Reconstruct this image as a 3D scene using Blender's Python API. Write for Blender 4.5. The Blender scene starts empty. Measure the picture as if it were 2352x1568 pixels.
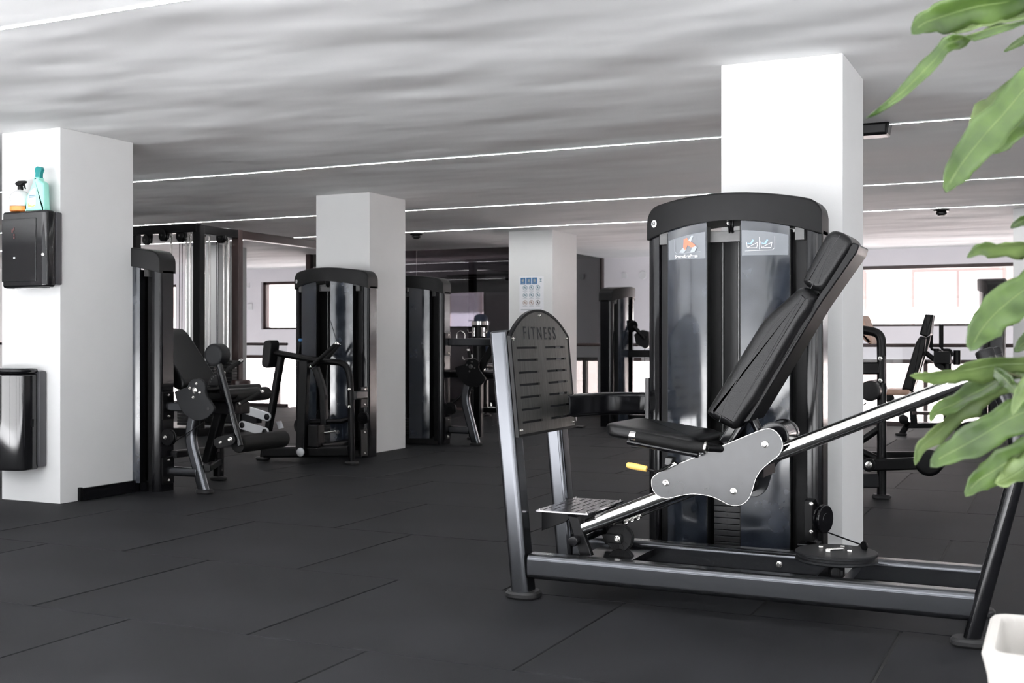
import bpy, bmesh, math, random
from mathutils import Vector, Matrix, noise
random.seed(7)
sc = bpy.context.scene
C = sc.collection
PI = math.pi
V = Vector

# ------------------------------------------------------------------ camera
F_PX, CX, HOR = 2667.0, 1176.0, 780.0
YAW = math.radians(25.36)
CAM_H, CEIL = 1.0, 2.294
cam_d = bpy.data.cameras.new('camera')
cam = bpy.data.objects.new('camera', cam_d); C.objects.link(cam)
cam.location = (0, 0, CAM_H); cam.rotation_euler = (PI / 2, 0, YAW)
cam_d.sensor_width = 36; cam_d.lens = F_PX / 2352 * 36; cam_d.shift_y = -4 / 2352
cam_d.clip_start = 0.05; cam_d.clip_end = 200
cam_d.dof.use_dof = True; cam_d.dof.focus_distance = 5.0; cam_d.dof.aperture_fstop = 6.3
sc.camera = cam

# ------------------------------------------------------------------ world, sun, exposure
world = bpy.data.worlds.new('World'); sc.world = world; world.use_nodes = True
bg = world.node_tree.nodes['Background']
bg.inputs[0].default_value = (0.93, 0.965, 1.0, 1); bg.inputs[1].default_value = 2.8
sun_d = bpy.data.lights.new('sun', 'SUN'); sun_d.energy = 80.0; sun_d.angle = math.radians(2); sun_d.color = (0.985, 0.99, 1.0)
sun = bpy.data.objects.new('sun', sun_d); C.objects.link(sun)
sun.location = (-3, -10, 14); sun.rotation_euler = (math.radians(45), 0, math.radians(-14))
sc.view_settings.view_transform = 'Standard'; sc.view_settings.look = 'None'
sc.view_settings.gamma = 1; sc.view_settings.use_curve_mapping = False
sc.view_settings.exposure = 0.0
sc.cycles.use_denoising = True; sc.cycles.use_light_tree = True
sc.cycles.use_adaptive_sampling = True; sc.cycles.adaptive_threshold = 0.03
sc.cycles.max_bounces = 6; sc.cycles.diffuse_bounces = 4; sc.cycles.glossy_bounces = 4
sc.cycles.transmission_bounces = 6; sc.cycles.transparent_max_bounces = 12
sc.cycles.caustics_reflective = False; sc.cycles.caustics_refractive = False
sc.cycles.sample_clamp_indirect = 8.0

def portal(name, loc, rot, sx, sy):          # guides daylight sampling through an opening
    l = bpy.data.lights.new(name, 'AREA'); l.shape = 'RECTANGLE'; l.size = sx; l.size_y = sy
    l.cycles.is_portal = True
    o = bpy.data.objects.new(name, l); C.objects.link(o); o.location = loc; o.rotation_euler = rot
portal('window_daylight_front', (-3.0, -1.22, 1.12), (PI / 2, 0, 0), 15.0, 2.2)
portal('window_daylight_back', (-6.5, 17.48, 1.63), (-PI / 2, 0, 0), 21.0, 0.9)
portal('window_daylight_low', (-6.5, 17.48, -1.15), (-PI / 2, 0, 0), 21.0, 3.7)

portal('window_daylight_side', (5.1, 3.9, 1.15), (PI / 2, 0, PI / 2), 6.0, 2.1)  # daylight for the added side window

# ------------------------------------------------------------------ photo geometry helpers
cF, sF = math.cos(YAW), math.sin(YAW)
def W(px, py, Y):                            # point of the vertical plane at depth Y
    r = (px - CX) / F_PX
    X = (cF * r - sF) * Y / (cF + sF * r)
    d = -sF * X + cF * Y
    return V((X, Y, CAM_H - (py - HOR) / F_PX * d))
def WX(px, py, X):
    r = (px - CX) / F_PX
    Y = -X * (cF + sF * r) / (sF - cF * r)
    d = -sF * X + cF * Y
    return V((X, Y, CAM_H - (py - HOR) / F_PX * d))
def WZ(px, py, Z=0.0):
    d = F_PX * (CAM_H - Z) / (py - HOR)
    l = (px - CX) / F_PX * d
    return V((-sF * d + cF * l, cF * d + sF * l, Z))
def WD(px, py, d):
    l = (px - CX) / F_PX * d
    return V((-sF * d + cF * l, cF * d + sF * l, CAM_H - (py - HOR) / F_PX * d))

# ------------------------------------------------------------------ materials
MATS = {}
def mat(name, col, rough=0.5, metal=0.0, spec=0.5, noise_amt=0.0, nscale=20.0, bump=0.0, bscale=60.0, coat=0.0,
        rvar=0.0, stretch=(1, 1, 1), alpha=1.0, trans=0.0, emit=None, estr=0.0, sheen=0.0, coatr=0.05, col2=None):
    m = bpy.data.materials.new(name); m.use_nodes = True
    nt = m.node_tree; b = nt.nodes['Principled BSDF']
    I = b.inputs
    I['Base Color'].default_value = (*col, 1); I['Roughness'].default_value = rough; I['Metallic'].default_value = metal
    I['Specular IOR Level'].default_value = spec; I['Coat Weight'].default_value = coat; I['Coat Roughness'].default_value = coatr
    I['Alpha'].default_value = alpha; I['Transmission Weight'].default_value = trans
    if emit: I['Emission Color'].default_value = (*emit, 1); I['Emission Strength'].default_value = estr
    tc = nt.nodes.new('ShaderNodeTexCoord'); mp = nt.nodes.new('ShaderNodeMapping')
    mp.inputs['Scale'].default_value = stretch
    nt.links.new(tc.outputs['Object'], mp.inputs[0])
    if noise_amt or rvar:
        n = nt.nodes.new('ShaderNodeTexNoise'); n.inputs['Scale'].default_value = nscale; n.inputs['Detail'].default_value = 6
        nt.links.new(mp.outputs[0], n.inputs[0])
        if noise_amt:
            r = nt.nodes.new('ShaderNodeValToRGB')
            c2 = col2 or tuple(min(1, c * (1 + noise_amt)) for c in col)
            c1 = tuple(c * (1 - noise_amt) for c in col)
            r.color_ramp.elements[0].position = 0.3; r.color_ramp.elements[1].position = 0.72
            r.color_ramp.elements[0].color = (*c1, 1); r.color_ramp.elements[1].color = (*c2, 1)
            nt.links.new(n.outputs[0], r.inputs[0]); nt.links.new(r.outputs[0], I['Base Color'])
        if rvar:
            mr = nt.nodes.new('ShaderNodeMapRange')
            mr.inputs['From Min'].default_value = 0.3; mr.inputs['From Max'].default_value = 0.7
            mr.inputs['To Min'].default_value = max(0.02, rough - rvar); mr.inputs['To Max'].default_value = rough + rvar
            nt.links.new(n.outputs[0], mr.inputs[0]); nt.links.new(mr.outputs[0], I['Roughness'])
    if bump:
        n2 = nt.nodes.new('ShaderNodeTexNoise'); n2.inputs['Scale'].default_value = bscale; n2.inputs['Detail'].default_value = 4
        nt.links.new(mp.outputs[0], n2.inputs[0])
        bp = nt.nodes.new('ShaderNodeBump'); bp.inputs['Strength'].default_value = bump; bp.inputs['Distance'].default_value = 0.004
        nt.links.new(n2.outputs[0], bp.inputs['Height']); nt.links.new(bp.outputs[0], I['Normal'])
    MATS[name] = m
    return m

mat('wall', (0.80, 0.79, 0.785), 0.85, noise_amt=0.02, nscale=3, bump=0.06, bscale=120)
mat('pillar', (0.73, 0.73, 0.728), 0.8, noise_amt=0.015, nscale=4, bump=0.08, bscale=140)
mat('far_wall', (0.79, 0.755, 0.785), 0.85, noise_amt=0.02, nscale=3)
mat('rubber', (0.0108, 0.0111, 0.0128), 0.66, spec=0.14, noise_amt=0.35, nscale=1.7, bump=0.35, bscale=420)
mat('slab', (0.008, 0.008, 0.008), 0.9)
mat('black', (0.0032, 0.0032, 0.0036), 0.34, spec=0.17, bump=0.03, bscale=500)
mat('black_gloss', (0.005, 0.005, 0.006), 0.15, spec=0.34)
mat('satin', (0.085, 0.088, 0.096), 0.22, metal=0.92, spec=0.5)
mat('cap_plastic', (0.0068, 0.0068, 0.0072), 0.46, spec=0.16, noise_amt=0.15, nscale=12, bump=0.1, bscale=700)
mat('textured', (0.0085, 0.009, 0.0102), 0.5, spec=0.2, noise_amt=0.2, nscale=300, bump=0.2, bscale=700)
mat('plate_paint', (0.013, 0.0145, 0.017), 0.24, spec=0.46, noise_amt=0.25, nscale=10)
mat('leather', (0.0042, 0.0042, 0.0046), 0.30, spec=0.22, bump=0.15, bscale=260)
mat('tan_leather', (0.42, 0.27, 0.20), 0.5, bump=0.2, bscale=260, noise_amt=0.1)  # warm sun sheen of black vinyl put into the base colour
mat('foam', (0.006, 0.006, 0.006), 0.65, spec=0.18, bump=0.3, bscale=500)
mat('chrome', (0.80, 0.78, 0.76), 0.09, metal=1.0, rvar=0.03, nscale=40)
mat('steel', (0.72, 0.70, 0.67), 0.22, metal=1.0, noise_amt=0.05, nscale=60)
mat('silver_paint', (0.62, 0.63, 0.64), 0.38, metal=0.4)
mat('brushed', (0.20, 0.195, 0.185), 0.32, metal=1.0, noise_amt=0.22, nscale=14, stretch=(1, 14, 0.6), bump=0.10, bscale=60)
mat('deck_steel', (0.50, 0.48, 0.49), 0.22, metal=1.0, noise_amt=0.1, nscale=14, stretch=(8, 1, 1))
mat('acrylic', (0.016, 0.020, 0.028), 0.12, spec=0.95, noise_amt=0.5, nscale=9, rvar=0.05)
mat('inner_dark', (0.006, 0.006, 0.007), 0.5)
mat('bracket_grey', (0.07, 0.07, 0.07), 0.42, metal=0.6, noise_amt=0.1, nscale=30)
mat('weight_iron', (0.014, 0.014, 0.015), 0.4, spec=0.4)
mat('rubber_foot', (0.014, 0.014, 0.015), 0.55, spec=0.3)
mat('yellow', (0.82, 0.50, 0.13), 0.42, bump=0.05)
mat('white_print', (0.85, 0.86, 0.87), 0.5)
mat('sticker_grey', (0.15, 0.16, 0.175), 0.40, spec=0.4)
mat('sticker_red', (0.78, 0.16, 0.09), 0.45)
mat('sticker_pale', (0.33, 0.36, 0.38), 0.45)
mat('sticker_blue', (0.30, 0.46, 0.70), 0.45)
mat('ink', (0.012, 0.012, 0.014), 0.6)
mat('frame_brown', (0.030, 0.014, 0.013), 0.35, spec=0.5)
mat('rail_brown', (0.06, 0.045, 0.045), 0.3, metal=0.5)
mat('strip', (1, 1, 1), 0.5, emit=(0.985, 0.99, 1.0), estr=84.0)
mat('strip_housing', (0.75, 0.75, 0.75), 0.5)
mat('paper', (0.80, 0.80, 0.83), 0.45)
mat('poster_blue', (0.045, 0.16, 0.34), 0.45)
mat('poster_teal', (0.10, 0.22, 0.28), 0.5)
mat('poster_tan', (0.36, 0.24, 0.19), 0.5)
mat('poster_grey', (0.45, 0.47, 0.50), 0.5)
mat('dispenser', (0.006, 0.006, 0.007), 0.06, spec=0.5)
mat('dispenser_side', (0.05, 0.05, 0.055), 0.3)
mat('mint', (0.36, 0.80, 0.68), 0.4, spec=0.4)
mat('teal', (0.0, 0.18, 0.18), 0.4)
mat('leaf_print', (0.38, 0.62, 0.16), 0.5)
mat('orange', (0.78, 0.24, 0.05), 0.35)
mat('clear_bottle', (0.86, 0.86, 0.86), 0.2, spec=0.5)
mat('label_white', (0.82, 0.81, 0.76), 0.5)
mat('navy', (0.018, 0.028, 0.055), 0.8)
mat('pot', (0.52, 0.50, 0.47), 0.6, noise_amt=0.05, nscale=8, bump=0.08, bscale=80)
mat('soil', (0.035, 0.022, 0.014), 0.95, noise_amt=0.6, nscale=60, bump=1.0, bscale=70)
mat('stem', (0.055, 0.060, 0.022), 0.7, noise_amt=0.3, nscale=30)
mat('facade', (0.80, 0.69, 0.67), 0.9, noise_amt=0.03, nscale=1)
mat('facade_white', (0.86, 0.84, 0.84), 0.8)
mat('facade_glass', (0.30, 0.30, 0.33), 0.15)
mat('facade_frame', (0.26, 0.20, 0.19), 0.6)
mat('facade_low', (0.42, 0.35, 0.335), 0.9, noise_amt=0.03, nscale=1)  # copy of facade, darkened in colour so the seen band does not blow out
mat('facade_blind', (0.52, 0.50, 0.49), 0.8)
mat('entrance_stone', (0.70, 0.70, 0.71), 0.6, noise_amt=0.05, nscale=3)  # pale surface for the added bounce strip behind the camera
mat('paving', (0.48, 0.48, 0.48), 0.9, noise_amt=0.06, nscale=4)
mat('street', (0.62, 0.59, 0.59), 0.9, noise_amt=0.06, nscale=2)
mat('blind', (0.72, 0.66, 0.62), 0.7)
mat('pale_stone', (0.75, 0.73, 0.75), 0.8)
mat('thermostat', (0.70, 0.69, 0.70), 0.5)
mat('tissue', (0.88, 0.88, 0.88), 0.9)
mat('dark_red', (0.05, 0.006, 0.008), 0.4)

# leaf: two-tone blade, a little translucent
def leaf_mat(name, c1, c2):
    m = bpy.data.materials.new(name); m.use_nodes = True; nt = m.node_tree; b = nt.nodes['Principled BSDF']
    n = nt.nodes.new('ShaderNodeTexNoise'); n.inputs['Scale'].default_value = 14; n.inputs['Detail'].default_value = 4
    tc = nt.nodes.new('ShaderNodeTexCoord'); nt.links.new(tc.outputs['Object'], n.inputs[0])
    r = nt.nodes.new('ShaderNodeValToRGB'); r.color_ramp.elements[0].color = (*c1, 1); r.color_ramp.elements[1].color = (*c2, 1)
    r.color_ramp.elements[0].position = 0.35; r.color_ramp.elements[1].position = 0.7
    nt.links.new(n.outputs[0], r.inputs[0]); nt.links.new(r.outputs[0], b.inputs['Base Color'])
    b.inputs['Roughness'].default_value = 0.38
    t = nt.nodes.new('ShaderNodeBsdfTranslucent'); mx = nt.nodes.new('ShaderNodeMixShader'); mx.inputs[0].default_value = 0.22
    nt.links.new(r.outputs[0], t.inputs[0])
    nt.links.new(b.outputs[0], mx.inputs[1]); nt.links.new(t.outputs[0], mx.inputs[2])
    nt.links.new(mx.outputs[0], nt.nodes['Material Output'].inputs[0]); MATS[name] = m
leaf_mat('leaf', (0.020, 0.042, 0.007), (0.056, 0.098, 0.020))
leaf_mat('leaf_light', (0.050, 0.082, 0.022), (0.11, 0.155, 0.052))

# tinted and clear glass: reflection over a filter, so daylight still passes
def glass_mat(name, tint, refl, rough=0.0):
    m = bpy.data.materials.new(name); m.use_nodes = True; nt = m.node_tree
    for n in list(nt.nodes):
        if n.type != 'OUTPUT_MATERIAL': nt.nodes.remove(n)
    tr = nt.nodes.new('ShaderNodeBsdfTransparent'); tr.inputs[0].default_value = (*tint, 1)
    gl = nt.nodes.new('ShaderNodeBsdfGlossy'); gl.inputs['Roughness'].default_value = rough
    fr = nt.nodes.new('ShaderNodeFresnel'); fr.inputs[0].default_value = refl
    mx = nt.nodes.new('ShaderNodeMixShader')
    nt.links.new(fr.outputs[0], mx.inputs[0]); nt.links.new(tr.outputs[0], mx.inputs[1]); nt.links.new(gl.outputs[0], mx.inputs[2])
    nt.links.new(mx.outputs[0], nt.nodes['Material Output'].inputs[0]); MATS[name] = m
glass_mat('glass_clear', (0.93, 0.94, 0.94), 1.30)
glass_mat('glass_dark', (0.34, 0.32, 0.34), 1.75)

# ceiling plaster: uneven trowelled surface that catches the low daylight
def ceiling_mat():
    m = bpy.data.materials.new('ceiling_plaster'); m.use_nodes = True; nt = m.node_tree; b = nt.nodes['Principled BSDF']
    b.inputs['Base Color'].default_value = (0.80, 0.80, 0.80, 1); b.inputs['Roughness'].default_value = 0.75
    b.inputs['Specular IOR Level'].default_value = 0.25
    tc = nt.nodes.new('ShaderNodeTexCoord')
    prev = None
    for sx, sy, rot, st, dist in ((0.65, 1.15, 10, 1.0, 0.042), (0.9, 1.8, -38, 1.0, 0.028), (1.5, 3.4, 20, 0.8, 0.006)):
        mp = nt.nodes.new('ShaderNodeMapping'); mp.inputs['Scale'].default_value = (sx, sy, 1); mp.inputs['Rotation'].default_value = (0, 0, math.radians(rot))
        n = nt.nodes.new('ShaderNodeTexNoise'); n.inputs['Scale'].default_value = 1.0; n.inputs['Detail'].default_value = 1.6; n.inputs['Roughness'].default_value = 0.42
        nt.links.new(tc.outputs['Object'], mp.inputs[0]); nt.links.new(mp.outputs[0], n.inputs[0])
        bp = nt.nodes.new('ShaderNodeBump'); bp.inputs['Strength'].default_value = st; bp.inputs['Distance'].default_value = dist * CEIL_BUMP
        nt.links.new(n.outputs[0], bp.inputs['Height'])
        if prev: nt.links.new(prev.outputs[0], bp.inputs['Normal'])
        prev = bp
    nt.links.new(prev.outputs[0], b.inputs['Normal']); MATS['ceiling'] = m
CEIL_BUMP = 2.7
ceiling_mat()

# ------------------------------------------------------------------ mesh helpers
XF = [Matrix.Identity(4)]
def root_loc(p):
    s = V((0, 0, 0))
    while p is not None:
        s = s + p.location; p = p.parent
    return s
def obj(name, verts, faces, m, parent=None, sharp=35):
    me = bpy.data.meshes.new(name)
    off = root_loc(parent) if parent else V((0, 0, 0))
    x = XF[0]
    me.from_pydata([tuple(x @ V(v) - off) for v in verts], [], faces)
    bm = bmesh.new(); bm.from_mesh(me); bmesh.ops.recalc_face_normals(bm, faces=bm.faces); bm.to_mesh(me); bm.free()
    if sharp:
        me.shade_smooth(); me.set_sharp_from_angle(angle=math.radians(sharp))
    me.materials.append(MATS[m])
    o = bpy.data.objects.new(name, me); C.objects.link(o)
    if sharp:
        wn = o.modifiers.new('flat_faces', 'WEIGHTED_NORMAL'); wn.keep_sharp = True; wn.weight = 100
    if parent: o.parent = parent
    return o
def tag(o, label=None, cat=None, group=None, kind=None):
    if label: o['label'] = label
    if cat: o['category'] = cat
    if group: o['group'] = group
    if kind: o['kind'] = kind
    return o
def thing(name, label, cat, loc, group=None):
    o = bpy.data.objects.new(name, None); C.objects.link(o); o.location = loc; o.empty_display_size = 0.1
    return tag(o, label, cat, group)
def recenter(o):                              # give a single-mesh thing its origin at its base
    me = o.data
    xs = [v.co for v in me.vertices]
    c = V((sum((min(v[i] for v in xs) + max(v[i] for v in xs)) / 2 if i == j else 0 for i in range(3)) for j in range(3)))
    c = V(((min(v.x for v in xs) + max(v.x for v in xs)) / 2, (min(v.y for v in xs) + max(v.y for v in xs)) / 2, min(v.z for v in xs)))
    for v in me.vertices: v.co -= c
    o.location = c
    return o

def box_vf(x0, x1, y0, y1, z0, z1, b=0.0):
    if b <= 0:
        vs = [(x, y, z) for z in (z0, z1) for y in (y0, y1) for x in (x0, x1)]
        return vs, [(0, 2, 3, 1), (4, 5, 7, 6), (0, 1, 5, 4), (2, 6, 7, 3), (0, 4, 6, 2), (1, 3, 7, 5)]
    bm = bmesh.new()
    bmesh.ops.create_cube(bm, size=1)
    for v in bm.verts:
        v.co = V(((x0 + x1) / 2 + v.co.x * (x1 - x0), (y0 + y1) / 2 + v.co.y * (y1 - y0), (z0 + z1) / 2 + v.co.z * (z1 - z0)))
    bmesh.ops.bevel(bm, geom=bm.edges[:], offset=min(b, 0.45 * min(abs(x1 - x0), abs(y1 - y0), abs(z1 - z0))), segments=2, profile=0.6, affect='EDGES')
    bm.verts.index_update()
    vs = [v.co.copy() for v in bm.verts]; fs = [tuple(v.index for v in f.verts) for f in bm.faces]
    bm.free()
    return vs, fs
def box(name, x0, x1, y0, y1, z0, z1, m, parent=None, b=0.0):
    vs, fs = box_vf(min(x0, x1), max(x0, x1), min(y0, y1), max(y0, y1), min(z0, z1), max(z0, z1), b)
    return obj(name, vs, fs, m, parent)
def boxes(name, lst, m, parent=None, b=0.0):
    vs, fs = [], []
    for L in lst:
        a, f = box_vf(*L, b); k = len(vs); vs += a; fs += [tuple(i + k for i in q) for q in f]
    return obj(name, vs, fs, m, parent)

def inset2(pts, b):
    n = len(pts); A = sum(pts[i][0] * pts[(i + 1) % n][1] - pts[(i + 1) % n][0] * pts[i][1] for i in range(n))
    s = 1 if A > 0 else -1
    out = []
    for i in range(n):
        p0, p1, p2 = V(pts[i - 1]), V(pts[i]), V(pts[(i + 1) % n])
        e1 = (p1 - p0); e2 = (p2 - p1)
        if e1.length < 1e-9 or e2.length < 1e-9: out.append(tuple(p1)); continue
        n1 = V((-e1.y, e1.x)).normalized() * s; n2 = V((-e2.y, e2.x)).normalized() * s
        k = n1 + n2
        if k.length < 1e-6: k = n1
        k.normalize(); k *= b / max(0.5, k.dot(n1))
        out.append(tuple(p1 + k))
    return out
def prism(name, pts, t0, t1, m, parent=None, b=0.003, axis='Y', sharp=35, seg=1):
    """outline pts (2D) pushed from t0 to t1; axis Y: pts are (x, z); axis X: (y, z); axis Z: (x, y)"""
    mk = {'Y': lambda p, t: (p[0], t, p[1]), 'X': lambda p, t: (t, p[0], p[1]), 'Z': lambda p, t: (p[0], p[1], t)}[axis]
    n = len(pts); rings = []
    if b > 0:
        steps = [(b * (1 - math.sin(a)), b * (1 - math.cos(a))) for a in [PI / 2 * i / (seg + 0.0) for i in range(seg + 1)]]
        # (inset, depth) from cap edge to side
        for ins, dep in [(b * (1 - math.sin(PI / 2 * i / seg)), b * (1 - math.cos(PI / 2 * i / seg))) for i in range(seg + 1)]:
            rings.append([mk(p, t0 + dep) for p in inset2(pts, ins)])
        for ins, dep in [(b * (1 - math.sin(PI / 2 * i / seg)), b * (1 - math.cos(PI / 2 * i / seg))) for i in range(seg, -1, -1)]:
            rings.append([mk(p, t1 - dep) for p in inset2(pts, ins)])
    else:
        rings = [[mk(p, t0) for p in pts], [mk(p, t1) for p in pts]]
    vs = [v for r in rings for v in r]; fs = []
    for k in range(len(rings) - 1):
        for i in range(n):
            fs.append((k * n + i, k * n + (i + 1) % n, (k + 1) * n + (i + 1) % n, (k + 1) * n + i))
    fs.append(tuple(range(n))); fs.append(tuple((len(rings) - 1) * n + i for i in range(n)))
    return obj(name, vs, fs, m, parent, sharp)
def smooth_poly(pts, n=4):                    # closed Catmull-Rom
    out = []; k = len(pts)
    for i in range(k):
        p0, p1, p2, p3 = [V(pts[(i + j - 1) % k]) for j in range(4)]
        for q in range(n):
            t = q / n
            out.append(tuple(0.5 * ((2 * p1) + (p2 - p0) * t + (2 * p0 - 5 * p1 + 4 * p2 - p3) * t * t + (3 * p1 - p0 - 3 * p2 + p3) * t ** 3)))
    return out
def round_poly(pts, r, n=5):                  # fillet every corner of a closed polygon
    out = []; k = len(pts)
    for i in range(k):
        p0, p1, p2 = V(pts[i - 1]), V(pts[i]), V(pts[(i + 1) % k])
        a = (p0 - p1); c = (p2 - p1); rr = min(r, a.length * 0.48, c.length * 0.48)
        A = p1 + a.normalized() * rr; B = p1 + c.normalized() * rr
        for q in range(n + 1):
            t = q / n
            out.append(tuple(A * (1 - t) ** 2 + p1 * 2 * t * (1 - t) + B * t * t))
    return out
def pxpoly(lst, Y):                           # pixels -> (x, z) on plane Y
    return [(W(px, py, Y).x, W(px, py, Y).z) for px, py in lst]
def prism_px(name, lst, Y0, Y1, m, parent=None, b=0.003, smooth=0, rnd=0, seg=1, plane=None):
    p = pxpoly(lst, Y0 if plane is None else plane)
    if smooth: p = smooth_poly(p, smooth)
    if rnd: p = round_poly(p, rnd)
    return prism(name, p, Y0, Y1, m, parent, b, 'Y', 35, seg)

def fillet(pts, r, n=6):
    pts = [V(p) for p in pts]; out = [pts[0]]
    for i in range(1, len(pts) - 1):
        a = pts[i - 1] - pts[i]; c = pts[i + 1] - pts[i]; rr = min(r, a.length * 0.48, c.length * 0.48)
        A = pts[i] + a.normalized() * rr; B = pts[i] + c.normalized() * rr
        for q in range(n + 1):
            t = q / n; out.append(A * (1 - t) ** 2 + pts[i] * 2 * t * (1 - t) + B * t * t)
    out.append(pts[-1]); return out
def sweep_vf(path, prof, up=V((0, 1, 0)), cap=0.0):
    path = [V(p) for p in path]; n = len(prof); vs, fs = [], []
    T = []
    for i in range(len(path)):
        a = path[max(0, i - 1)]; b = path[min(len(path) - 1, i + 1)]
        T.append((b - a).normalized())
    frames = []
    for t in T:
        u = up - t * up.dot(t)
        if u.length < 1e-4: u = V((1, 0, 0)) - t * t.x
        if u.length < 1e-4: u = V((0, 0, 1)) - t * t.z
        u.normalize(); s = t.cross(u).normalized(); frames.append((s, u))
    rings = [(path[i], frames[i], 1.0, 0.0) for i in range(len(path))]
    seq = []
    if cap > 0:
        w = max(max(abs(p[0]), abs(p[1])) for p in prof); k = max(0.05, 1 - cap / w)
        seq.append((path[0], frames[0], k)); seq.append((path[0] + T[0] * cap, frames[0], 1.0))
        for i in range(1, len(path) - 1): seq.append((path[i], frames[i], 1.0))
        seq.append((path[-1] - T[-1] * cap, frames[-1], 1.0)); seq.append((path[-1], frames[-1], k))
    else:
        seq = [(path[i], frames[i], 1.0) for i in range(len(path))]
    for p, (s, u), k in seq:
        for a, b in prof: vs.append(p + s * a * k + u * b * k)
    for r in range(len(seq) - 1):
        for i in range(n): fs.append((r * n + i, r * n + (i + 1) % n, (r + 1) * n + (i + 1) % n, (r + 1) * n + i))
    fs.append(tuple(range(n))); fs.append(tuple((len(seq) - 1) * n + i for i in range(n)))
    return vs, fs
def circ(r, n=14): return [(r * math.cos(2 * PI * i / n), r * math.sin(2 * PI * i / n)) for i in range(n)]
def rrect(w, h, r, n=4):
    out = []
    for cx, cy, a0 in ((w / 2 - r, h / 2 - r, 0), (-w / 2 + r, h / 2 - r, 90), (-w / 2 + r, -h / 2 + r, 180), (w / 2 - r, -h / 2 + r, 270)):
        for i in range(n + 1):
            a = math.radians(a0 + 90 * i / n); out.append((cx + r * math.cos(a), cy + r * math.sin(a)))
    return out
def tube(name, pts, r, m, parent=None, fr=0.0, n=16, cap=0.003):
    p = fillet(pts, fr) if fr else [V(q) for q in pts]
    vs, fs = sweep_vf(p, circ(r, n), V((0, 1, 0)) if abs((p[-1] - p[0]).normalized().y) < 0.9 else V((0, 0, 1)), cap)
    return obj(name, vs, fs, m, parent, 50)
def bar(name, pts, w, h, r, m, parent=None, fr=0.0, up=V((0, 1, 0)), cap=0.004):
    """rounded-rectangle tube; h is the size along 'up', w across"""
    p = fillet(pts, fr) if fr else [V(q) for q in pts]
    vs, fs = sweep_vf(p, rrect(w, h, r), up, cap)
    return obj(name, vs, fs, m, parent, 40)
def lathe_vf(c, axis, prof, n=28):
    """prof: list of (radius, height along axis)"""
    c = V(c); ax = V(axis).normalized()
    s = ax.orthogonal().normalized(); u = ax.cross(s)
    vs, fs = [], []
    for r, h in prof:
        for i in range(n):
            a = 2 * PI * i / n; vs.append(c + ax * h + (s * math.cos(a) + u * math.sin(a)) * max(r, 1e-4))
    for k in range(len(prof) - 1):
        for i in range(n): fs.append((k * n + i, k * n + (i + 1) % n, (k + 1) * n + (i + 1) % n, (k + 1) * n + i))
    fs.append(tuple(range(n))); fs.append(tuple((len(prof) - 1) * n + i for i in range(n)))
    return vs, fs
def lathe(name, c, axis, prof, m, parent=None, n=28, sharp=35):
    vs, fs = lathe_vf(c, axis, prof, n); return obj(name, vs, fs, m, parent, sharp)
def disc(name, c, axis, r, t, m, parent=None, b=0.003, n=28):
    return lathe(name, c, axis, [(r - b, 0), (r, b), (r, t - b), (r - b, t)], m, parent, n)
def bolt(c, axis, r, parent, m='steel', name='bolt'):
    return lathe(name, c, axis, [(r, 0), (r, r * 0.35), (r * 0.72, r * 0.4), (r * 0.72, r * 0.95), (r * 0.5, r * 1.15)], m, parent, 10)
def wheel(name, c, axis, r, t, parent, m='black'):
    return lathe(name, c, axis, [(r * 0.4, -0.002), (r * 0.42, 0), (r * 0.8, 0.001), (r - 0.003, 0), (r, 0.003), (r, t * 0.3), (r * 0.86, t * 0.45), (r * 0.86, t * 0.55), (r, t * 0.7), (r, t - 0.003), (r - 0.003, t), (r * 0.8, t - 0.001), (r * 0.42, t), (r * 0.4, t + 0.002)], m, parent, 24)
def foot(c, parent, w=0.13, d=0.10, m='rubber_foot'):
    c = V(c)
    return prism('foot_pad', [(c.x + a, c.y + b) for a, b in rrect(w, d, 0.42 * min(w, d), 6)], 0.0, 0.028, m, parent, 0.008, 'Z')
def text_mesh(name, s, size, mtx, m, parent, extrude=0.0008, sx=1.0, align='CENTER', bold=0.0, space=1.0):
    cu = bpy.data.curves.new(name, 'FONT'); cu.body = s; cu.size = size; cu.extrude = extrude; cu.align_x = align; cu.align_y = 'CENTER'; cu.offset = bold; cu.space_character = space
    t = bpy.data.objects.new(name + '_tmp', cu); C.objects.link(t)
    dg = bpy.context.evaluated_depsgraph_get(); me = bpy.data.meshes.new_from_object(t.evaluated_get(dg))
    vs = [mtx @ V((v.co.x * sx, v.co.y, v.co.z)) for v in me.vertices]; fs = [tuple(p.vertices) for p in me.polygons]
    bpy.data.objects.remove(t); bpy.data.curves.remove(cu); bpy.data.meshes.remove(me)
    return obj(name, vs, fs, m, parent, 0)
def facing(o, right, up):                      # matrix for a flat print: local x -> right, y -> up
    r = V(right).normalized(); u = V(up).normalized(); n = r.cross(u)
    return Matrix(((r.x, u.x, n.x, o[0]), (r.y, u.y, n.y, o[1]), (r.z, u.z, n.z, o[2]), (0, 0, 0, 1)))
def flat(name, polys, mtx, m, parent, t=0.0006):   # thin flat print pieces in a local plane
    vs, fs = [], []
    for p in polys:
        k = len(vs); n = len(p)
        vs += [mtx @ V((a, b, 0)) for a, b in p] + [mtx @ V((a, b, t)) for a, b in p]
        fs.append(tuple(k + i for i in range(n))); fs.append(tuple(k + n + i for i in range(n)))
        fs += [(k + i, k + (i + 1) % n, k + n + (i + 1) % n, k + n + i) for i in range(n)]
    return obj(name, vs, fs, m, parent, 0)
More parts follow.
